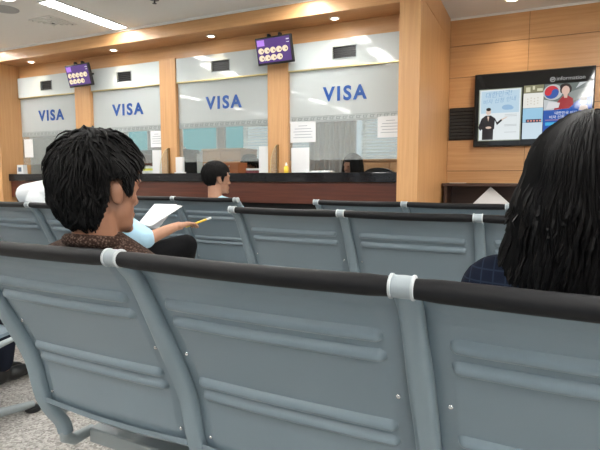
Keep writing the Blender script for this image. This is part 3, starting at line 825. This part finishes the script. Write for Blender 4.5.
def post_bm():
    bm = NB()
    zs = [.892, .88, .865, .845, .82, .79, .755, .72, .685, .655, .62, .59, .555, .525, .49, .46, .43, .40, .37, .345, .32, .30, .28, .26]
    n = 20; rings = []
    for q, z in enumerate(zs):
        f = sm(min(z, .885))
        df = (sm(min(.885, z + .01)) - sm(max(.2, z - .01))) / .02
        nrm = Vector((0, -1, df)).normalized()
        low = max(0, min(1, (.80 - z) / .1))
        w = .0195 + .003 * low; t = .013 + .004 * low
        if z > .868: w, t = .0135, .014
        ridge = .006 * max(0, min(1, (.72 - z) / .08))
        ring = []
        for k in range(n):
            a = 2 * PI * k / n
            cx, cy = math.cos(a), math.sin(a)
            sx = (abs(cx) ** .65) * (1 if cx > 0 else -1); sy = (abs(cy) ** .65) * (1 if cy > 0 else -1)
            r = ridge * math.exp(-((sx + .30) / .30) ** 2) if sy > 0.2 else 0
            ring.append(bm.verts.new(Vector((w * sx, f + .004, z)) + nrm * (t * sy + r)))
        rings.append(ring)
    for a, b in zip(rings, rings[1:]):
        for k in range(n): bm.faces.new((a[k], a[(k + 1) % n], b[(k + 1) % n], b[k]))
    bm.faces.new(rings[0][::-1]); bm.faces.new(rings[-1])
    return bm

def roll_bm():
    bm = NB()
    pts = [(.0187 + (SP - .0374) * q / 16, 0, .885 - .003 * math.sin(PI * q / 16)) for q in range(17)]
    rr = [.0150] + [.0166] * 15 + [.0150]
    tube(bm, pts, rr, 20)
    return bm

def cap_bm():
    bm = NB()
    prof = [(-.0180, .0160), (-.013, .0166), (-.008, .0166), (0, .0170), (.008, .0166), (.013, .0166), (.0180, .0160)]
    tube(bm, [(x, 0, .886) for x, r in prof], [r for x, r in prof], 24)
    return bm
def ring_bm(sg):
    bm = NB()
    tube(bm, [(sg * x, 0, .886) for x in (.0140, .0145, .0178, .0185)], [.0166, .0184, .0184, .0166], 24)
    return bm

def seat_bm():
    bm = NB()
    prof = [(.225, .405), (.245, .388), (.30, .383), (.40, .388), (.52, .405), (.60, .415), (.635, .408), (.65, .390)]
    n = 16
    up, dn = [], []
    for f, z in prof:
        up.append([bm.verts.new((.022 + (SP - .044) * i / n, f, z - .010 * math.sin(PI * i / n))) for i in range(n + 1)])
        dn.append([bm.verts.new((.022 + (SP - .044) * i / n, f, z - .014 - .010 * math.sin(PI * i / n))) for i in range(n + 1)])
    for j in range(len(prof) - 1):
        for i in range(n):
            bm.faces.new((up[j][i], up[j][i + 1], up[j + 1][i + 1], up[j + 1][i])); bm.faces.new((dn[j][i], dn[j + 1][i], dn[j + 1][i + 1], dn[j][i + 1]))
    m = len(prof) - 1
    for i in range(n):
        bm.faces.new((up[0][i], dn[0][i], dn[0][i + 1], up[0][i + 1])); bm.faces.new((up[m][i], up[m][i + 1], dn[m][i + 1], dn[m][i]))
    for j in range(m):
        bm.faces.new((up[j][0], up[j + 1][0], dn[j + 1][0], dn[j][0])); bm.faces.new((up[j][n], dn[j][n], dn[j + 1][n], up[j + 1][n]))
    return bm

def bracket_bm():   # side rail that carries seat and back down to the beam
    bm = NB()
    tube(bm, [(0, .298, .285), (0, .302, .24), (0, .33, .222), (0, .40, .222)], [.017, .019, .019, .017], 12)
    tube(bm, [(0, .275, .33), (0, .36, .345), (0, .48, .368), (0, .60, .388)], [.016, .014, .013, .010], 12)
    return bm

def leg_bm():
    bm = NB()
    box(bm, -.022, .022, .36, .44, .075, .195, .004, 1)
    tube(bm, [(0, .40, .085), (0, .55, .055), (0, .70, .030)], [.024, .020, .016], 12)
    tube(bm, [(0, .40, .085), (0, .22, .055), (0, .06, .030)], [.024, .020, .016], 12)
    return bm
def glide_bm(f):
    bm = NB(); lathe(bm, [(.030, 0), (.034, .006), (.030, .018), (.012, .024)], c=(0, f, 0)); return bm
def screw_bm():
    bm = NB(); ell(bm, (0, 0, 0), (.0048, .0028, .0048), sub=2); return bm

PROTO = {}
def share(name, fn, m, par, loc=(0, 0, 0)):
    key = name if not isinstance(fn, tuple) else fn[0]
    f = fn if not isinstance(fn, tuple) else fn[1]
    if key not in PROTO:
        o = obj(name, f(), m, None); PROTO[key] = o.data
        o.parent = par; o.location = loc
        return o
    o = bpy.data.objects.new(name, PROTO[key]); link(o, par); o.location = loc
    return o

ROT = R(-2.0)
def bench(x, y, n, label, group='rows of linked waiting seats', inset=.28):
    b = empty('linked_seating', (x, y, 0), ROT, label=label, cat='seating', group=group)
    for k in range(n):
        p = share('backrest', panel_bm, M['chair'], b, (k * SP, 0, 0))
        share('seat', seat_bm, M['chair'], b, (k * SP, 0, 0))
        share('top_roll', roll_bm, M['roll'], b, (k * SP, 0, 0))
        for sx in (.045, SP - .045):
            for sz in (.655, .425):
                f = sm(sz)
                s = share('screw', screw_bm, M['chrome'], p, (sx, f + .0075 - .002, sz))
    for k in range(n + 1):
        share('post', post_bm, M['post'], b, (k * SP, 0, 0))
        cn = share('connector', cap_bm, M['capbody'], b, (k * SP, 0, 0))
        share('ring', ('rgL', lambda: ring_bm(-1)), M['cap'], cn); share('ring', ('rgR', lambda: ring_bm(1)), M['cap'], cn)
        share('side_rail', bracket_bm, M['steel'], b, (k * SP, 0, 0))
    bm = NB(); box(bm, .02, n * SP - .02, .37, .43, .1955, .245, .004, 1); obj('beam', bm, M['steel'], b)
    for k in ([0, 1] if n > 1 else [0]):
        xx = inset + k * (n * SP - 2 * inset)
        l = share('leg', leg_bm, M['steel'], b, (xx, 0, 0))
        share('foot_glide', ('g1', lambda: glide_bm(.70)), M['black'], l); share('foot_glide', ('g2', lambda: glide_bm(.06)), M['black'], l)
    return b
dx, dy = math.cos(ROT), math.sin(ROT)
bench(-1.292, .733, 4, 'row of linked grey seats with black top rolls filling the foreground')
bench(-1.93 - 4 * SP * dx, .745 - 4 * SP * dy, 4, 'row of linked grey seats at the left edge across the aisle from the foreground row', inset=.09)
bench(-1.30, -.66, 4, 'unseen row of linked grey seats where the viewer sits, added to shade the foreground row')  # out of view; added to keep rear light off the foreground backrests
bench(-1.318, 2.055, 4, 'second row of linked grey seats directly beyond the foreground row')
bench(-2.065 - 4 * SP * dx, 1.925 - 4 * SP * dy, 4, 'row of linked grey seats on the left where the white shirted person sits')
bench(-1.88 - 4 * SP * dx, 2.975 - 4 * SP * dy, 4, 'row of linked grey seats nearest the counter under the short haired man')
bench(-1.245, 2.915, 2, 'short row of two linked grey seats in front of the wooden column')

# ------------------------------------------------------------------ people
def capsule(bm, a, b, ra, rb, n=14, flat=1.0):
    a, b = Vector(a), Vector(b)
    tube(bm, [a, a.lerp(b, .5), b], [ra, (ra + rb) / 2, rb], n)
    ell(bm, a, ra, sub=2); ell(bm, b, rb, sub=2)

def limb(bm, pts, rad, grow=0.0, k=1.0):
    for (a, b), (ra, rb) in zip(zip(pts, pts[1:]), zip(rad, rad[1:])):
        capsule(bm, a, b, ra * k + grow, rb * k + grow)

def head_blobs(bm, Mh, female=False):
    def e(c, r, rot=(0, 0, 0), sub=3):
        b = bmesh.new(); bmesh.ops.create_icosphere(b, subdivisions=sub, radius=1)
        T = Mh @ Matrix.Translation(c) @ Euler(rot).to_matrix().to_4x4() @ Matrix.Diagonal((*r, 1))
        bmesh.ops.transform(b, matrix=T, verts=b.verts[:]); merge(bm, b)
    e((0, -.015, .035), (.074, .092, .083))          # cranium
    e((0, .030, .015), (.064, .062, .075))           # brow
    e((0, .032, -.048), (.052, .055, .060))          # cheeks
    e((0, .045, -.082), (.042, .044, .030))          # jaw
    e((0, .078, -.100), (.020, .016, .014))          # chin
    e((0, .094, -.030), (.0125, .020, .014))         # nose tip
    e((0, .088, -.010), (.009, .014, .030), (R(18), 0, 0))   # nose bridge
    for s in (-1, 1):
        e((s * .012, .088, -.036), (.009, .010, .008))       # nostril wing
        e((s * .030, .080, .024), (.022, .010, .008))        # brow ridge
        e((s * .036, .062, -.022), (.018, .014, .018))       # cheekbone
        e((s * .030, .079, .006), (.013, .009, .008))        # eyelids
        e((s * .076, -.012, -.012), (.008, .017, .028), (R(12), 0, s * R(-20)))   # ear
        e((s * .079, -.016, -.000), (.006, .016, .019), (R(12), 0, s * R(-26)))
    e((0, .087, -.062), (.022, .009, .006)); e((0, .085, -.073), (.019, .009, .007))      # lips

def hand_blobs(bm, wrist, d, palm_n, size=1.0, curl=.5, side=1):
    """palm plus five separate, unequal, bent fingers; d = pointing direction, palm_n = palm facing"""
    d = Vector(d).normalized(); n = Vector(palm_n); n = (n - d * n.dot(d)).normalized(); s = d.cross(n) * side
    w = Vector(wrist)
    capsule(bm, w, w + d * .03 * size, .024 * size, .026 * size)
    for k in (-1, 0, 1):
        capsule(bm, w + d * .025 * size + s * (k * .020 * size), w + d * .085 * size + s * (k * .024 * size), .016 * size, .0135 * size)
    for k, (o, L) in enumerate(((-.031, .068), (-.0105, .078), (.0105, .072), (.031, .055))):
        p = w + d * .088 * size + s * (o * size)
        dd = (d + s * (o * 3)).normalized(); cur = p; ang = 0
        for q, fr in enumerate((.45, .32, .23)):
            ang += curl * (.5 if q == 0 else .75)
            v = dd * math.cos(ang) + n * math.sin(ang)
            nx = cur + v * L * fr * size
            capsule(bm, cur, nx, (.0092 - .0008 * q) * size, (.0086 - .0010 * q) * size, 10); cur = nx
    p = w + d * .030 * size - s * .026 * size
    v = (d * .6 - s * .75 + n * .35).normalized(); m = p + v * .042 * size
    capsule(bm, p, m, .013 * size, .0105 * size, 10)
    v2 = (d * .9 - s * .2 + n * .4).normalized(); capsule(bm, m, m + v2 * .032 * size, .0105 * size, .0085 * size, 10)

def person(loc, yaw, label, J=None, head_yaw=0, head_tilt=0, head_roll=0, top='shirtwhite', sleeve=1.0, bottom='trouser', skin='skin', vox=.006, hair='short', collar=None, k=1.0, hair_seed=1, hands=True, group=None, big_hair=1.0):
    P_ = empty('person', loc, yaw, label=label, cat='person', group=group)
    s = .43
    D = dict(pelvis=(0, 0, s + .10), waist=(0, -.04, s + .23), chest=(0, -.12, s + .36), neck0=(0, -.15, s + .455), head=(0, -.13, s + .60),
             shL=(-.165, -.14, s + .41), elL=(-.215, -.03, s + .20), wrL=(-.10, .20, s + .17),
             shR=(.165, -.14, s + .41), elR=(.215, -.03, s + .20), wrR=(.10, .20, s + .17),
             hipL=(-.085, .02, s + .09), knL=(-.11, .40, s + .07), anL=(-.11, .40, .085),
             hipR=(.085, .02, s + .09), knR=(.11, .40, s + .07), anR=(.11, .40, .085))
    D.update(J or {})
    D = {a: Vector(b) for a, b in D.items()}
    Mh = Matrix.Translation(D['head']) @ Matrix.Rotation(head_yaw, 4, 'Z') @ Matrix.Rotation(head_roll, 4, 'Y') @ Matrix.Rotation(head_tilt, 4, 'X')
    def torso(bm, g=0.0):
        def row(c, rx, ry, rz): ell(bm, c, (rx * k + g, ry * k + g, rz + g), sub=3)
        row(D['pelvis'], .155, .115, .105); row(D['waist'], .130, .098, .13); row(D['chest'], .155, .105, .13)
        row(D['pelvis'].lerp(D['waist'], .5), .140, .104, .10); row(D['waist'].lerp(D['chest'], .5), .142, .102, .11)
        row(D['chest'].lerp(D['neck0'], .62), .120, .085, .055)
        for a in ('shL', 'shR'): capsule(bm, D['chest'].lerp(D['neck0'], .75), D[a], .062 * k + g, .058 * k + g)
    def arm(bm, sd, g=0.0, frac=2.0):
        a, b, c = D['sh' + sd], D['el' + sd], D['wr' + sd]
        if frac <= 1:
            limb(bm, [a, a.lerp(b, frac)], [.056, .056 - .010 * frac], g, k)
        else:
            limb(bm, [a, b], [.056, .041], g, k); limb(bm, [b, b.lerp(c, min(1, frac - 1))], [.040, .040 - .013 * min(1, frac - 1)], g, k)
    def legs(bm, g=0.0, f=1.0):
        for sd in 'LR':
            a, b, c = D['hip' + sd], D['kn' + sd], D['an' + sd]
            limb(bm, [a, b], [.088, .060], g, k); limb(bm, [b, b.lerp(c, .35), b.lerp(c, f)], [.058, .056, .056 - .018 * f], g, k)
    # body: one continuous figure
    bm = NB(); torso(bm); legs(bm); arm(bm, 'L'); arm(bm, 'R')
    limb(bm, [D['neck0'] + Vector((0, -.01, -.02)), Mh @ Vector((0, -.022, -.055))], [.056, .053])
    head_blobs(bm, Mh)
    for sd, sg in (('L', 1), ('R', -1)):
        d = (D['wr' + sd] - D['el' + sd]).normalized()
        pn = D.get('palm' + sd, Vector((0, 0, -1)))
        hand_blobs(bm, D['wr' + sd], D.get('hand' + sd, d), pn, 1.0, .55, sg)
        c = D['an' + sd]; ell(bm, c + Vector((0, .04, -.042)), (.028, .08, .022), sub=2)
    remeshed('body', bm, M[skin], P_, vox, 3)
    # clothes
    g = .010
    bm = NB(); torso(bm, g); arm(bm, 'L', g + .003, sleeve); arm(bm, 'R', g + .003, sleeve)
    sh = remeshed('shirt', bm, M[top], P_, .008, 5)
    bm = NB(); ell(bm, D['pelvis'], (.158 * k + g, .12 * k + g, .10 + g)); legs(bm, g + .002, .93)
    remeshed('trousers', bm, M[bottom], P_, .009, 5)
    for sd in 'LR':
        c = D['an' + sd]; bm = NB()
        ell(bm, c + Vector((0, -.01, -.03)), (.038, .055, .052)); ell(bm, c + Vector((0, .075, -.048)), (.041, .085, .034)); ell(bm, c + Vector((0, .13, -.056)), (.036, .05, .026))
        b_ = c.z
        o = remeshed('shoe', bm, M['shoe'], P_, .007, 3)
        for v in o.data.vertices: v.co.z = max(v.co.z, .002)
    if collar:
        bm = NB(); n0 = D['neck0']
        pts = []
        for q in range(29):
            a = R(125) + R(290) * q / 28
            pts.append(n0 + Vector((math.cos(a) * .070, math.sin(a) * .066 - .008, .000 + .010 * math.sin(a) * -1)))
        tube(bm, pts, [.010] + [.016] * 27 + [.010], 10)
        obj('collar', bm, M[collar], P_)
    for sd in (-1, 1):
        bm = NB(); ell(bm, Mh @ Vector((sd * .030, .0835, .004)), (.009, .006, .005), sub=2); obj('eye', bm, M['eye'], P_)
    if hair == 'short': short_hair(P_, Mh, hair_seed, big_hair)
    elif hair == 'long': long_hair(P_, Mh, hair_seed, width=big_hair, length=.8 if big_hair < 1 else .66)
    return P_, D, Mh

def short_hair(P_, Mh, seed, big=1.0, m='hair'):
    nape = -.088 if big < 1 else -.112
    rnd = random.Random(seed)
    C = Vector((0, -.014, .034 if big < 1 else .014)); RA = Vector((.079, .098, .090 if big < 1 else .112))
    crown = Vector((.01, -.05, .125))
    def inside(p):
        x, y, z = p
        if z > .088: return y < .088
        if y > .055: return z > .062 - (0.0 if abs(x) < .05 else .0)
        if y > .012: return z > .045 or (abs(x) > .055 and z > .020 and y < .045)
        if y > -.03: return z > .022 or (y > .0 and z > -.012 and abs(x) > .055)
        return z > nape + .30 * max(0, y + .08)
    bm = NB()
    b = bmesh.new(); bmesh.ops.create_icosphere(b, subdivisions=5, radius=1)
    kill = []
    for v in b.verts:
        d = v.co.copy(); p = C + Vector((d.x * RA.x, d.y * RA.y, d.z * RA.z))
        if not inside(p): kill.append(v); v.co = Mh @ p; continue
        lift = .008 + (.016 * big) * max(0, d.z) + .010 * big * max(0, -d.y) * max(0, .6 - abs(d.z - .1)) + (.005 + (.004 if big >= 1 else 0)) * noise.noise(d * 5 + Vector((seed, 0, 0)))
        v.co = Mh @ (p + d * lift)
    bmesh.ops.delete(b, geom=kill, context='VERTS')
    me = bpy.data.meshes.new('t'); b.to_mesh(me); b.free(); bm.from_mesh(me); bpy.data.meshes.remove(me)
    N = int(4200)
    cnt = 0
    while cnt < N:
        d = Vector((rnd.gauss(0, 1), rnd.gauss(0, 1), rnd.gauss(0, 1))).normalized()
        p = C + Vector((d.x * RA.x, d.y * RA.y, d.z * RA.z))
        if not inside(p): continue
        cnt += 1
        t = (p - crown); t = t - d * t.dot(d)
        far = t.length
        t = t.normalized() if t.length > 1e-4 else Vector((1, 0, 0))
        if far < .045: t = (t * (far / .045) + Vector((rnd.gauss(0, .7), rnd.gauss(0, .7), 0))).normalized()
        t = (t + Vector((rnd.gauss(0, .30), rnd.gauss(0, .30), rnd.gauss(0, .22) - .15 * (1 - max(0, d.z))))).normalized()
        L = (.045 + .030 * max(0, d.z) + rnd.random() * .018) * (.75 + .25 * big)
        if d.z < .1: L *= .7
        if p.y > .03: L *= .8
        lift = (.016 + .010 * max(0, d.z)) * big * (.55 + .8 * rnd.random()) * (1 + (.75 * noise.noise(d * 4.5 + Vector((seed, 1, 2))) if big >= 1 else 0)) + (.004 * max(0, d.y) * max(0, d.z) * 2 if big >= 1 else 0)
        pts = []
        for q in range(5):
            u = q / 4
            c = p + t * L * u
            r = (c - C); e = Vector((r.x / RA.x, r.y / RA.y, r.z / RA.z)); ln = e.length
            c = C + r * (1.0 / max(ln, 1e-4))
            hgt = .003 + lift * math.sin(min(1, u * 1.25) * PI / 2) * (1 - .25 * u)
            c = c + r.normalized() * hgt
            if q and ((c.y > -.040 and c.z < .018 and abs(c.x) > .035 and not (.004 < c.y < .024 and c.z > -.022)) or (c.y > .050 and c.z < .050)): break
            pts.append(Mh @ c)
        if len(pts) < 3: continue
        w = .0019 + rnd.random() * .0016
        tube(bm, pts, [w, w * 1.1, w, w * .7, w * .12][:len(pts) - 1] + [w * .12], 4, True)
    o = obj('hair', bm, M[m], P_, recalc=False)
    return o

def long_hair(P_, Mh, seed, m='hair2', length=1.0, width=1.0):
    rnd = random.Random(seed)
    bm = NB()
    Mi = Mh
    def surf(a, t):
        """a: angle round the head (0 = right, pi/2 = face), t: 0 crown .. 1 tips"""
        if t < .32:
            ph = t / .32 * PI * .5
            rx, ry = .098 * math.sin(ph), .116 * math.sin(ph); z = .035 + .108 * math.cos(ph)
        else:
            u = (t - .32) / .68
            rx = .098 + .058 * u * (1 - .55 * u * u) + .004 * math.sin(u * 9); ry = .116 + .022 * u - .045 * u * u; z = .035 - .325 * u * length
        rx *= width
        return Vector((rx * math.cos(a), -.018 + ry * math.sin(a), z))
    def ok(a, t):
        s = math.sin(a)
        if s > .15 and t > .30: return abs(math.cos(a)) > .62 and s < .78
        return True
    na, nt = 72, 40
    grid = {}
    for j in range(nt + 1):
        for i in range(na):
            a = 2 * PI * i / na; t = .01 + .94 * j / nt
            p = surf(a, t)
            rad = Vector((p.x, p.y + .018, 0)); rad = rad.normalized() if rad.length > 1e-5 else Vector((0, 0, 1))
            p += rad * (.005 * noise.noise(Vector((math.cos(a) * 5, math.sin(a) * 5, t * 1.2 + seed))) - .004)
            grid[i, j] = bm.verts.new(Mi @ p)
    for j in range(nt):
        for i in range(na):
            a = 2 * PI * (i + .5) / na; t = .01 + .94 * (j + .5) / nt
            if ok(a, t): bm.faces.new((grid[i, j], grid[(i + 1) % na, j], grid[(i + 1) % na, j + 1], grid[i, j + 1]))
    loose = [v for v in bm.verts if not v.link_faces]
    bmesh.ops.delete(bm, geom=loose, context='VERTS')
    cnt = 0
    while cnt < 1900:
        a = rnd.random() * 2 * PI
        if not ok(a, .6): continue
        cnt += 1
        t0 = rnd.random() * .25; t1 = .86 + rnd.random() * .15 if rnd.random() < .75 else .5 + rnd.random() * .4
        wob = rnd.gauss(0, .05); ph = rnd.random() * 6; off = rnd.random() * .009
        pts = []
        nn = 12
        for q in range(nn + 1):
            t = t0 + (t1 - t0) * q / nn
            aa = a + wob * q / nn + .035 * math.sin(ph * .3 + a * 3 + q * .6)
            p = surf(aa, t)
            rad = Vector((p.x, p.y + .018, .02)).normalized()
            p += rad * (off * (.4 + .6 * q / nn) + .003 * math.sin(ph + q * .9))
            if q > nn - 3: p += rad * (.004 * (q - nn + 3)) * rnd.random()
            pts.append(Mi @ p)
        w = .0022 + rnd.random() * .0018
        tube(bm, pts, [w] * nn + [w * .2], 4, True)
    return obj('hair', bm, M[m], P_, recalc=False)

# man in brown knit in the front row
person((-1.02, 1.09, 0), R(-3), 'young man in foreground with tousled black hair and brown speckled knit top', J=dict(head=(.046, -.160, 1.012), neck0=(.035, -.160, .880), shL=(-.15, -.15, .795), shR=(.15, -.14, .795), chest=(0, -.13, .765)),
       head_yaw=R(-5), head_tilt=R(-3), top='knit', sleeve=1.95, bottom='trouser', collar='knit', vox=.0045, hair_seed=3, big_hair=1.0)
# woman at right
person((.09, 1.055, 0), R(-2), 'woman at right with long dark hair and navy checked shirt seen from behind', J=dict(head=(.0, -.05, 1.005), neck0=(0, -.08, .865), shL=(-.140, -.07, .832), shR=(.14, -.07, .832), chest=(0, -.09, .775)),
       top='plaid', sleeve=1.9, bottom='navytrouser', hair='long', vox=.006, hair_seed=5, skin='skin2', big_hair=1.0)
# man by the counter
person((-2.17, 3.37, 0), R(-4), 'short haired man in pale blue shirt seated facing the counter', J=dict(head=(-.03, -.14, 1.03), neck0=(-.02, -.17, .87), shL=(-.175, -.16, .795), shR=(.155, -.16, .795), chest=(0, -.13, .76)),
       head_yaw=R(-30), top='shirtblue', sleeve=.8, vox=.005, hair_seed=9, big_hair=.6, skin='skin2')
# white shirt, leaning
person((-2.95, 2.35, 0), R(-4), 'person in white shirt leaning over at the left, head hidden behind the young man', J=dict(waist=(.02, -.02, .66), chest=(.10, -.09, .87), neck0=(.21, -.09, 1.00), head=(.34, -.06, 1.12), shL=(-.09, -.11, .935), shR=(.32, -.10, .94), elL=(-.12, .04, .70), wrL=(.08, .24, .64), elR=(.33, .06, .66), wrR=(.22, .26, .62)),
       top='shirtwhite', sleeve=1.85, vox=.006, hair_seed=11, head_roll=R(14), big_hair=.6)
# pale blue sleeve with papers
person((-2.28, 2.30, 0), R(-12), 'person in pale blue short sleeves holding papers, mostly hidden behind the young man',
       J=dict(chest=(.03, -.10, .76), neck0=(.06, -.12, .86), head=(.09, -.11, 1.00), shL=(-.12, -.12, .80), shR=(.195, -.16, .80), elR=(.375, -.09, .70), wrR=(.415, .07, .758), handR=(.12, .9, .16), palmR=(.1, 0, -1),
              knR=(.31, .24, .625), anR=(.06, .40, .36), hipR=(.12, .04, .53)),
       top='shirtblue', sleeve=.95, vox=.005, hair_seed=13, skin='skin2', big_hair=.6)
# person across the aisle at left, only a foot in view
person((-2.32, 1.14, 0), R(2), 'seated person at left edge, only dark trouser leg and black shoe in view', J=dict(knL=(-.14, .40, .50), anL=(-.15, .44, .085), knR=(.05, .40, .50), anR=(-.06, .44, .085)), bottom='navytrouser', top='shirtgrey', sleeve=1.95, vox=.008, hair_seed=15)
# clerks behind the glass
person((-3.045, 5.20, 0), R(172), 'clerk with dark hair looking down behind the glass, beside the pale slatted blind', J={k_: (v[0], v[1], v[2] + .12) for k_, v in dict(pelvis=(0, .02, .53), waist=(0, -.01, .67), chest=(0, -.015, .83), neck0=(0, .0, .915), head=(0, .055, 1.045), shL=(-.165, -.005, .88), elL=(-.215, .04, .66), wrL=(-.10, .20, .84), shR=(.165, -.005, .88), elR=(.215, .04, .66), wrR=(.10, .20, .84), hipL=(-.085, .03, .52), knL=(-.11, .40, .48), hipR=(.085, .03, .52), knR=(.11, .40, .48)).items()},
       head_tilt=R(-20), top='shirtgrey', sleeve=1.9, vox=.008, hair_seed=17, skin='skin')
person((-1.77, 5.20, 0), R(165), 'clerk with long dark hair behind the rightmost window', J={k_: (v[0], v[1], v[2] + .10) for k_, v in dict(pelvis=(0, .02, .53), waist=(0, -.01, .67), chest=(0, -.015, .83), neck0=(0, .0, .915), head=(0, .055, 1.055), shL=(-.165, -.005, .88), elL=(-.215, .04, .66), wrL=(-.10, .16, .86), shR=(.165, -.005, .88), elR=(.215, .04, .66), wrR=(.10, .16, .86), hipL=(-.085, .03, .52), knL=(-.11, .40, .48), hipR=(.085, .03, .52), knR=(.11, .40, .48)).items()},
       head_yaw=R(-12), top='shirtgrey', sleeve=1.9, hair='long', big_hair=.84, vox=.008, hair_seed=19, skin='skin')

# papers and pencil held by the blue sleeved person
o = empty('held_papers', (-2.11, 2.42, .785), R(-10), label='white papers held above black trousers to the right of the young man', cat='papers')
for q, (rz, rx) in enumerate(((14, 34), (-12, 28))):
    bm = NB(); box(bm, -.085, .085, -.12, .12, -.0015, .0015, M=Matrix.Translation((.04 * q, 0, .02 + .006 * q)) @ Matrix.Rotation(R(rz), 4, 'Z') @ Matrix.Rotation(R(rx), 4, 'X'))
    obj('sheet', bm, M['paper'], o, False)
p = empty('pencil', (-1.81, 2.43, .782), R(20), label='yellow pencil with white tip in the hand of the blue sleeved person', cat='pencil')
bm = NB(); tube(bm, [(-.07, 0, -.035), (.06, 0, .012)], .006, 8); obj('barrel', bm, M['yellow'], p)
bm = NB(); tube(bm, [(.0605, 0, .0122), (.085, 0, .021)], .0062, 8); obj('eraser', bm, M['paper'], p)

# office chairs of the clerks
def office_chair(x, y, rz, label, top=1.10):
    c = empty('office_chair', (x, y, 0), rz, label=label, cat='chair', group='black office chairs')
    bm = NB(); box(bm, -.23, .23, -.22, .24, .47, .53, .03, 3); obj('seat', bm, M['black'], c)
    bm = NB()
    n = 14
    poly = [(-.20, .70), (.20, .70), (.215, .78)] + [(.215 * math.cos(a) if True else 0, top - .10 + .10 * math.sin(a)) for a in [PI * q / n for q in range(n + 1)]] + [(-.215, .78)]
    prism(bm, poly, -.29, -.24); obj('backrest', bm, M['black'], c)
    bm = NB(); tube(bm, [(0, -.18, .46), (0, -.30, .50), (0, -.305, .85)], .018, 10); obj('back_bar', bm, M['black'], c)
    bm = NB(); cyl(bm, (0, 0, .08), (0, 0, .469), .03); obj('column', bm, M['steel'], c)
    for k in range(5):
        a = 2 * PI * k / 5
        bm = NB(); tube(bm, [(0, 0, .10), (.30 * math.cos(a), .30 * math.sin(a), .065)], [.025, .016], 8); l = obj('base_arm', bm, M['black'], c)
        bm = NB(); lathe(bm, [(.0, 0), (.025, .005), (.025, .045), (.0, .05)], c=(.30 * math.cos(a), .30 * math.sin(a), 0)); obj('castor', bm, M['black'], l)
office_chair(-1.68, 5.33, R(165), 'black office chair back beside the long haired clerk', 1.155)
office_chair(-3.05, 5.30, R(172), 'black office chair under the clerk with dark hair', 1.0)
office_chair(-2.45, 5.55, R(20), 'empty black office chair behind the rightmost counter window', .98)

# ------------------------------------------------------------------ unseen glowing windows added at the back for light, office light
def added_window(n, x0, x1, z0, z1):
    w = empty('window_%d' % n, ((x0 + x1) / 2, YB, z0), kind='structure')
    cx = (x0 + x1) / 2
    bm = NB(); box(bm, x0 - cx, x1 - cx, .002, .012, 0, z1 - z0); obj('pane', bm, M['day'], w, False)
    bm = NB(); t = .03
    box(bm, x0 - cx - t, x1 - cx + t, .002, .045, z1 - z0, z1 - z0 + t); box(bm, x0 - cx - t, x1 - cx + t, .002, .045, -t, 0)
    for q in range(4):
        xx = x0 - cx + (x1 - x0) * q / 3; box(bm, xx - t / 2, xx + t / 2, .002, .045, 0, z1 - z0)
    obj('frame', bm, M['white'], w, False)
added_window(9, -4.6, -2.2, .9, 2.3); added_window(10, -1.2, 1.2, .9, 2.3); added_window(11, 1.8, 3.9, .9, 2.3)
for k, x in enumerate((-5.2, -3.6, -2.0)):
    f = empty('office_light', (x, 4.88, 2.6), label='fluorescent panel in the office ceiling behind the counters', cat='ceiling light', group='office ceiling lights')
    bm = NB(); box(bm, -.32, .32, -.17, .17, -.012, -.0005); obj('frame', bm, M['white'], f, False)
    bm = NB(); box(bm, -.29, .29, -.14, .14, -.016, -.0125); obj('diffuser', bm, M['lampo'], f, False)

w = bpy.data.worlds.new('World'); S.world = w; w.use_nodes = True
w.node_tree.nodes['Background'].inputs[0].default_value = (.5, .55, .6, 1); w.node_tree.nodes['Background'].inputs[1].default_value = .2

# ------------------------------------------------------------------ camera
cd = bpy.data.cameras.new('Camera'); cam = bpy.data.objects.new('Camera', cd); COL.objects.link(cam)
cam.location = (0, 0, 1.04)
cam.rotation_euler = (R(90 - 5.4), 0, R(25))
cd.sensor_width = 36; cd.lens = 36 * 500 / 600
cd.clip_start = .02
S.camera = cam
S.view_settings.view_transform = 'Standard'; S.view_settings.look = 'None'; S.view_settings.gamma = 1; S.view_settings.use_curve_mapping = False
S.view_settings.exposure = 0.45
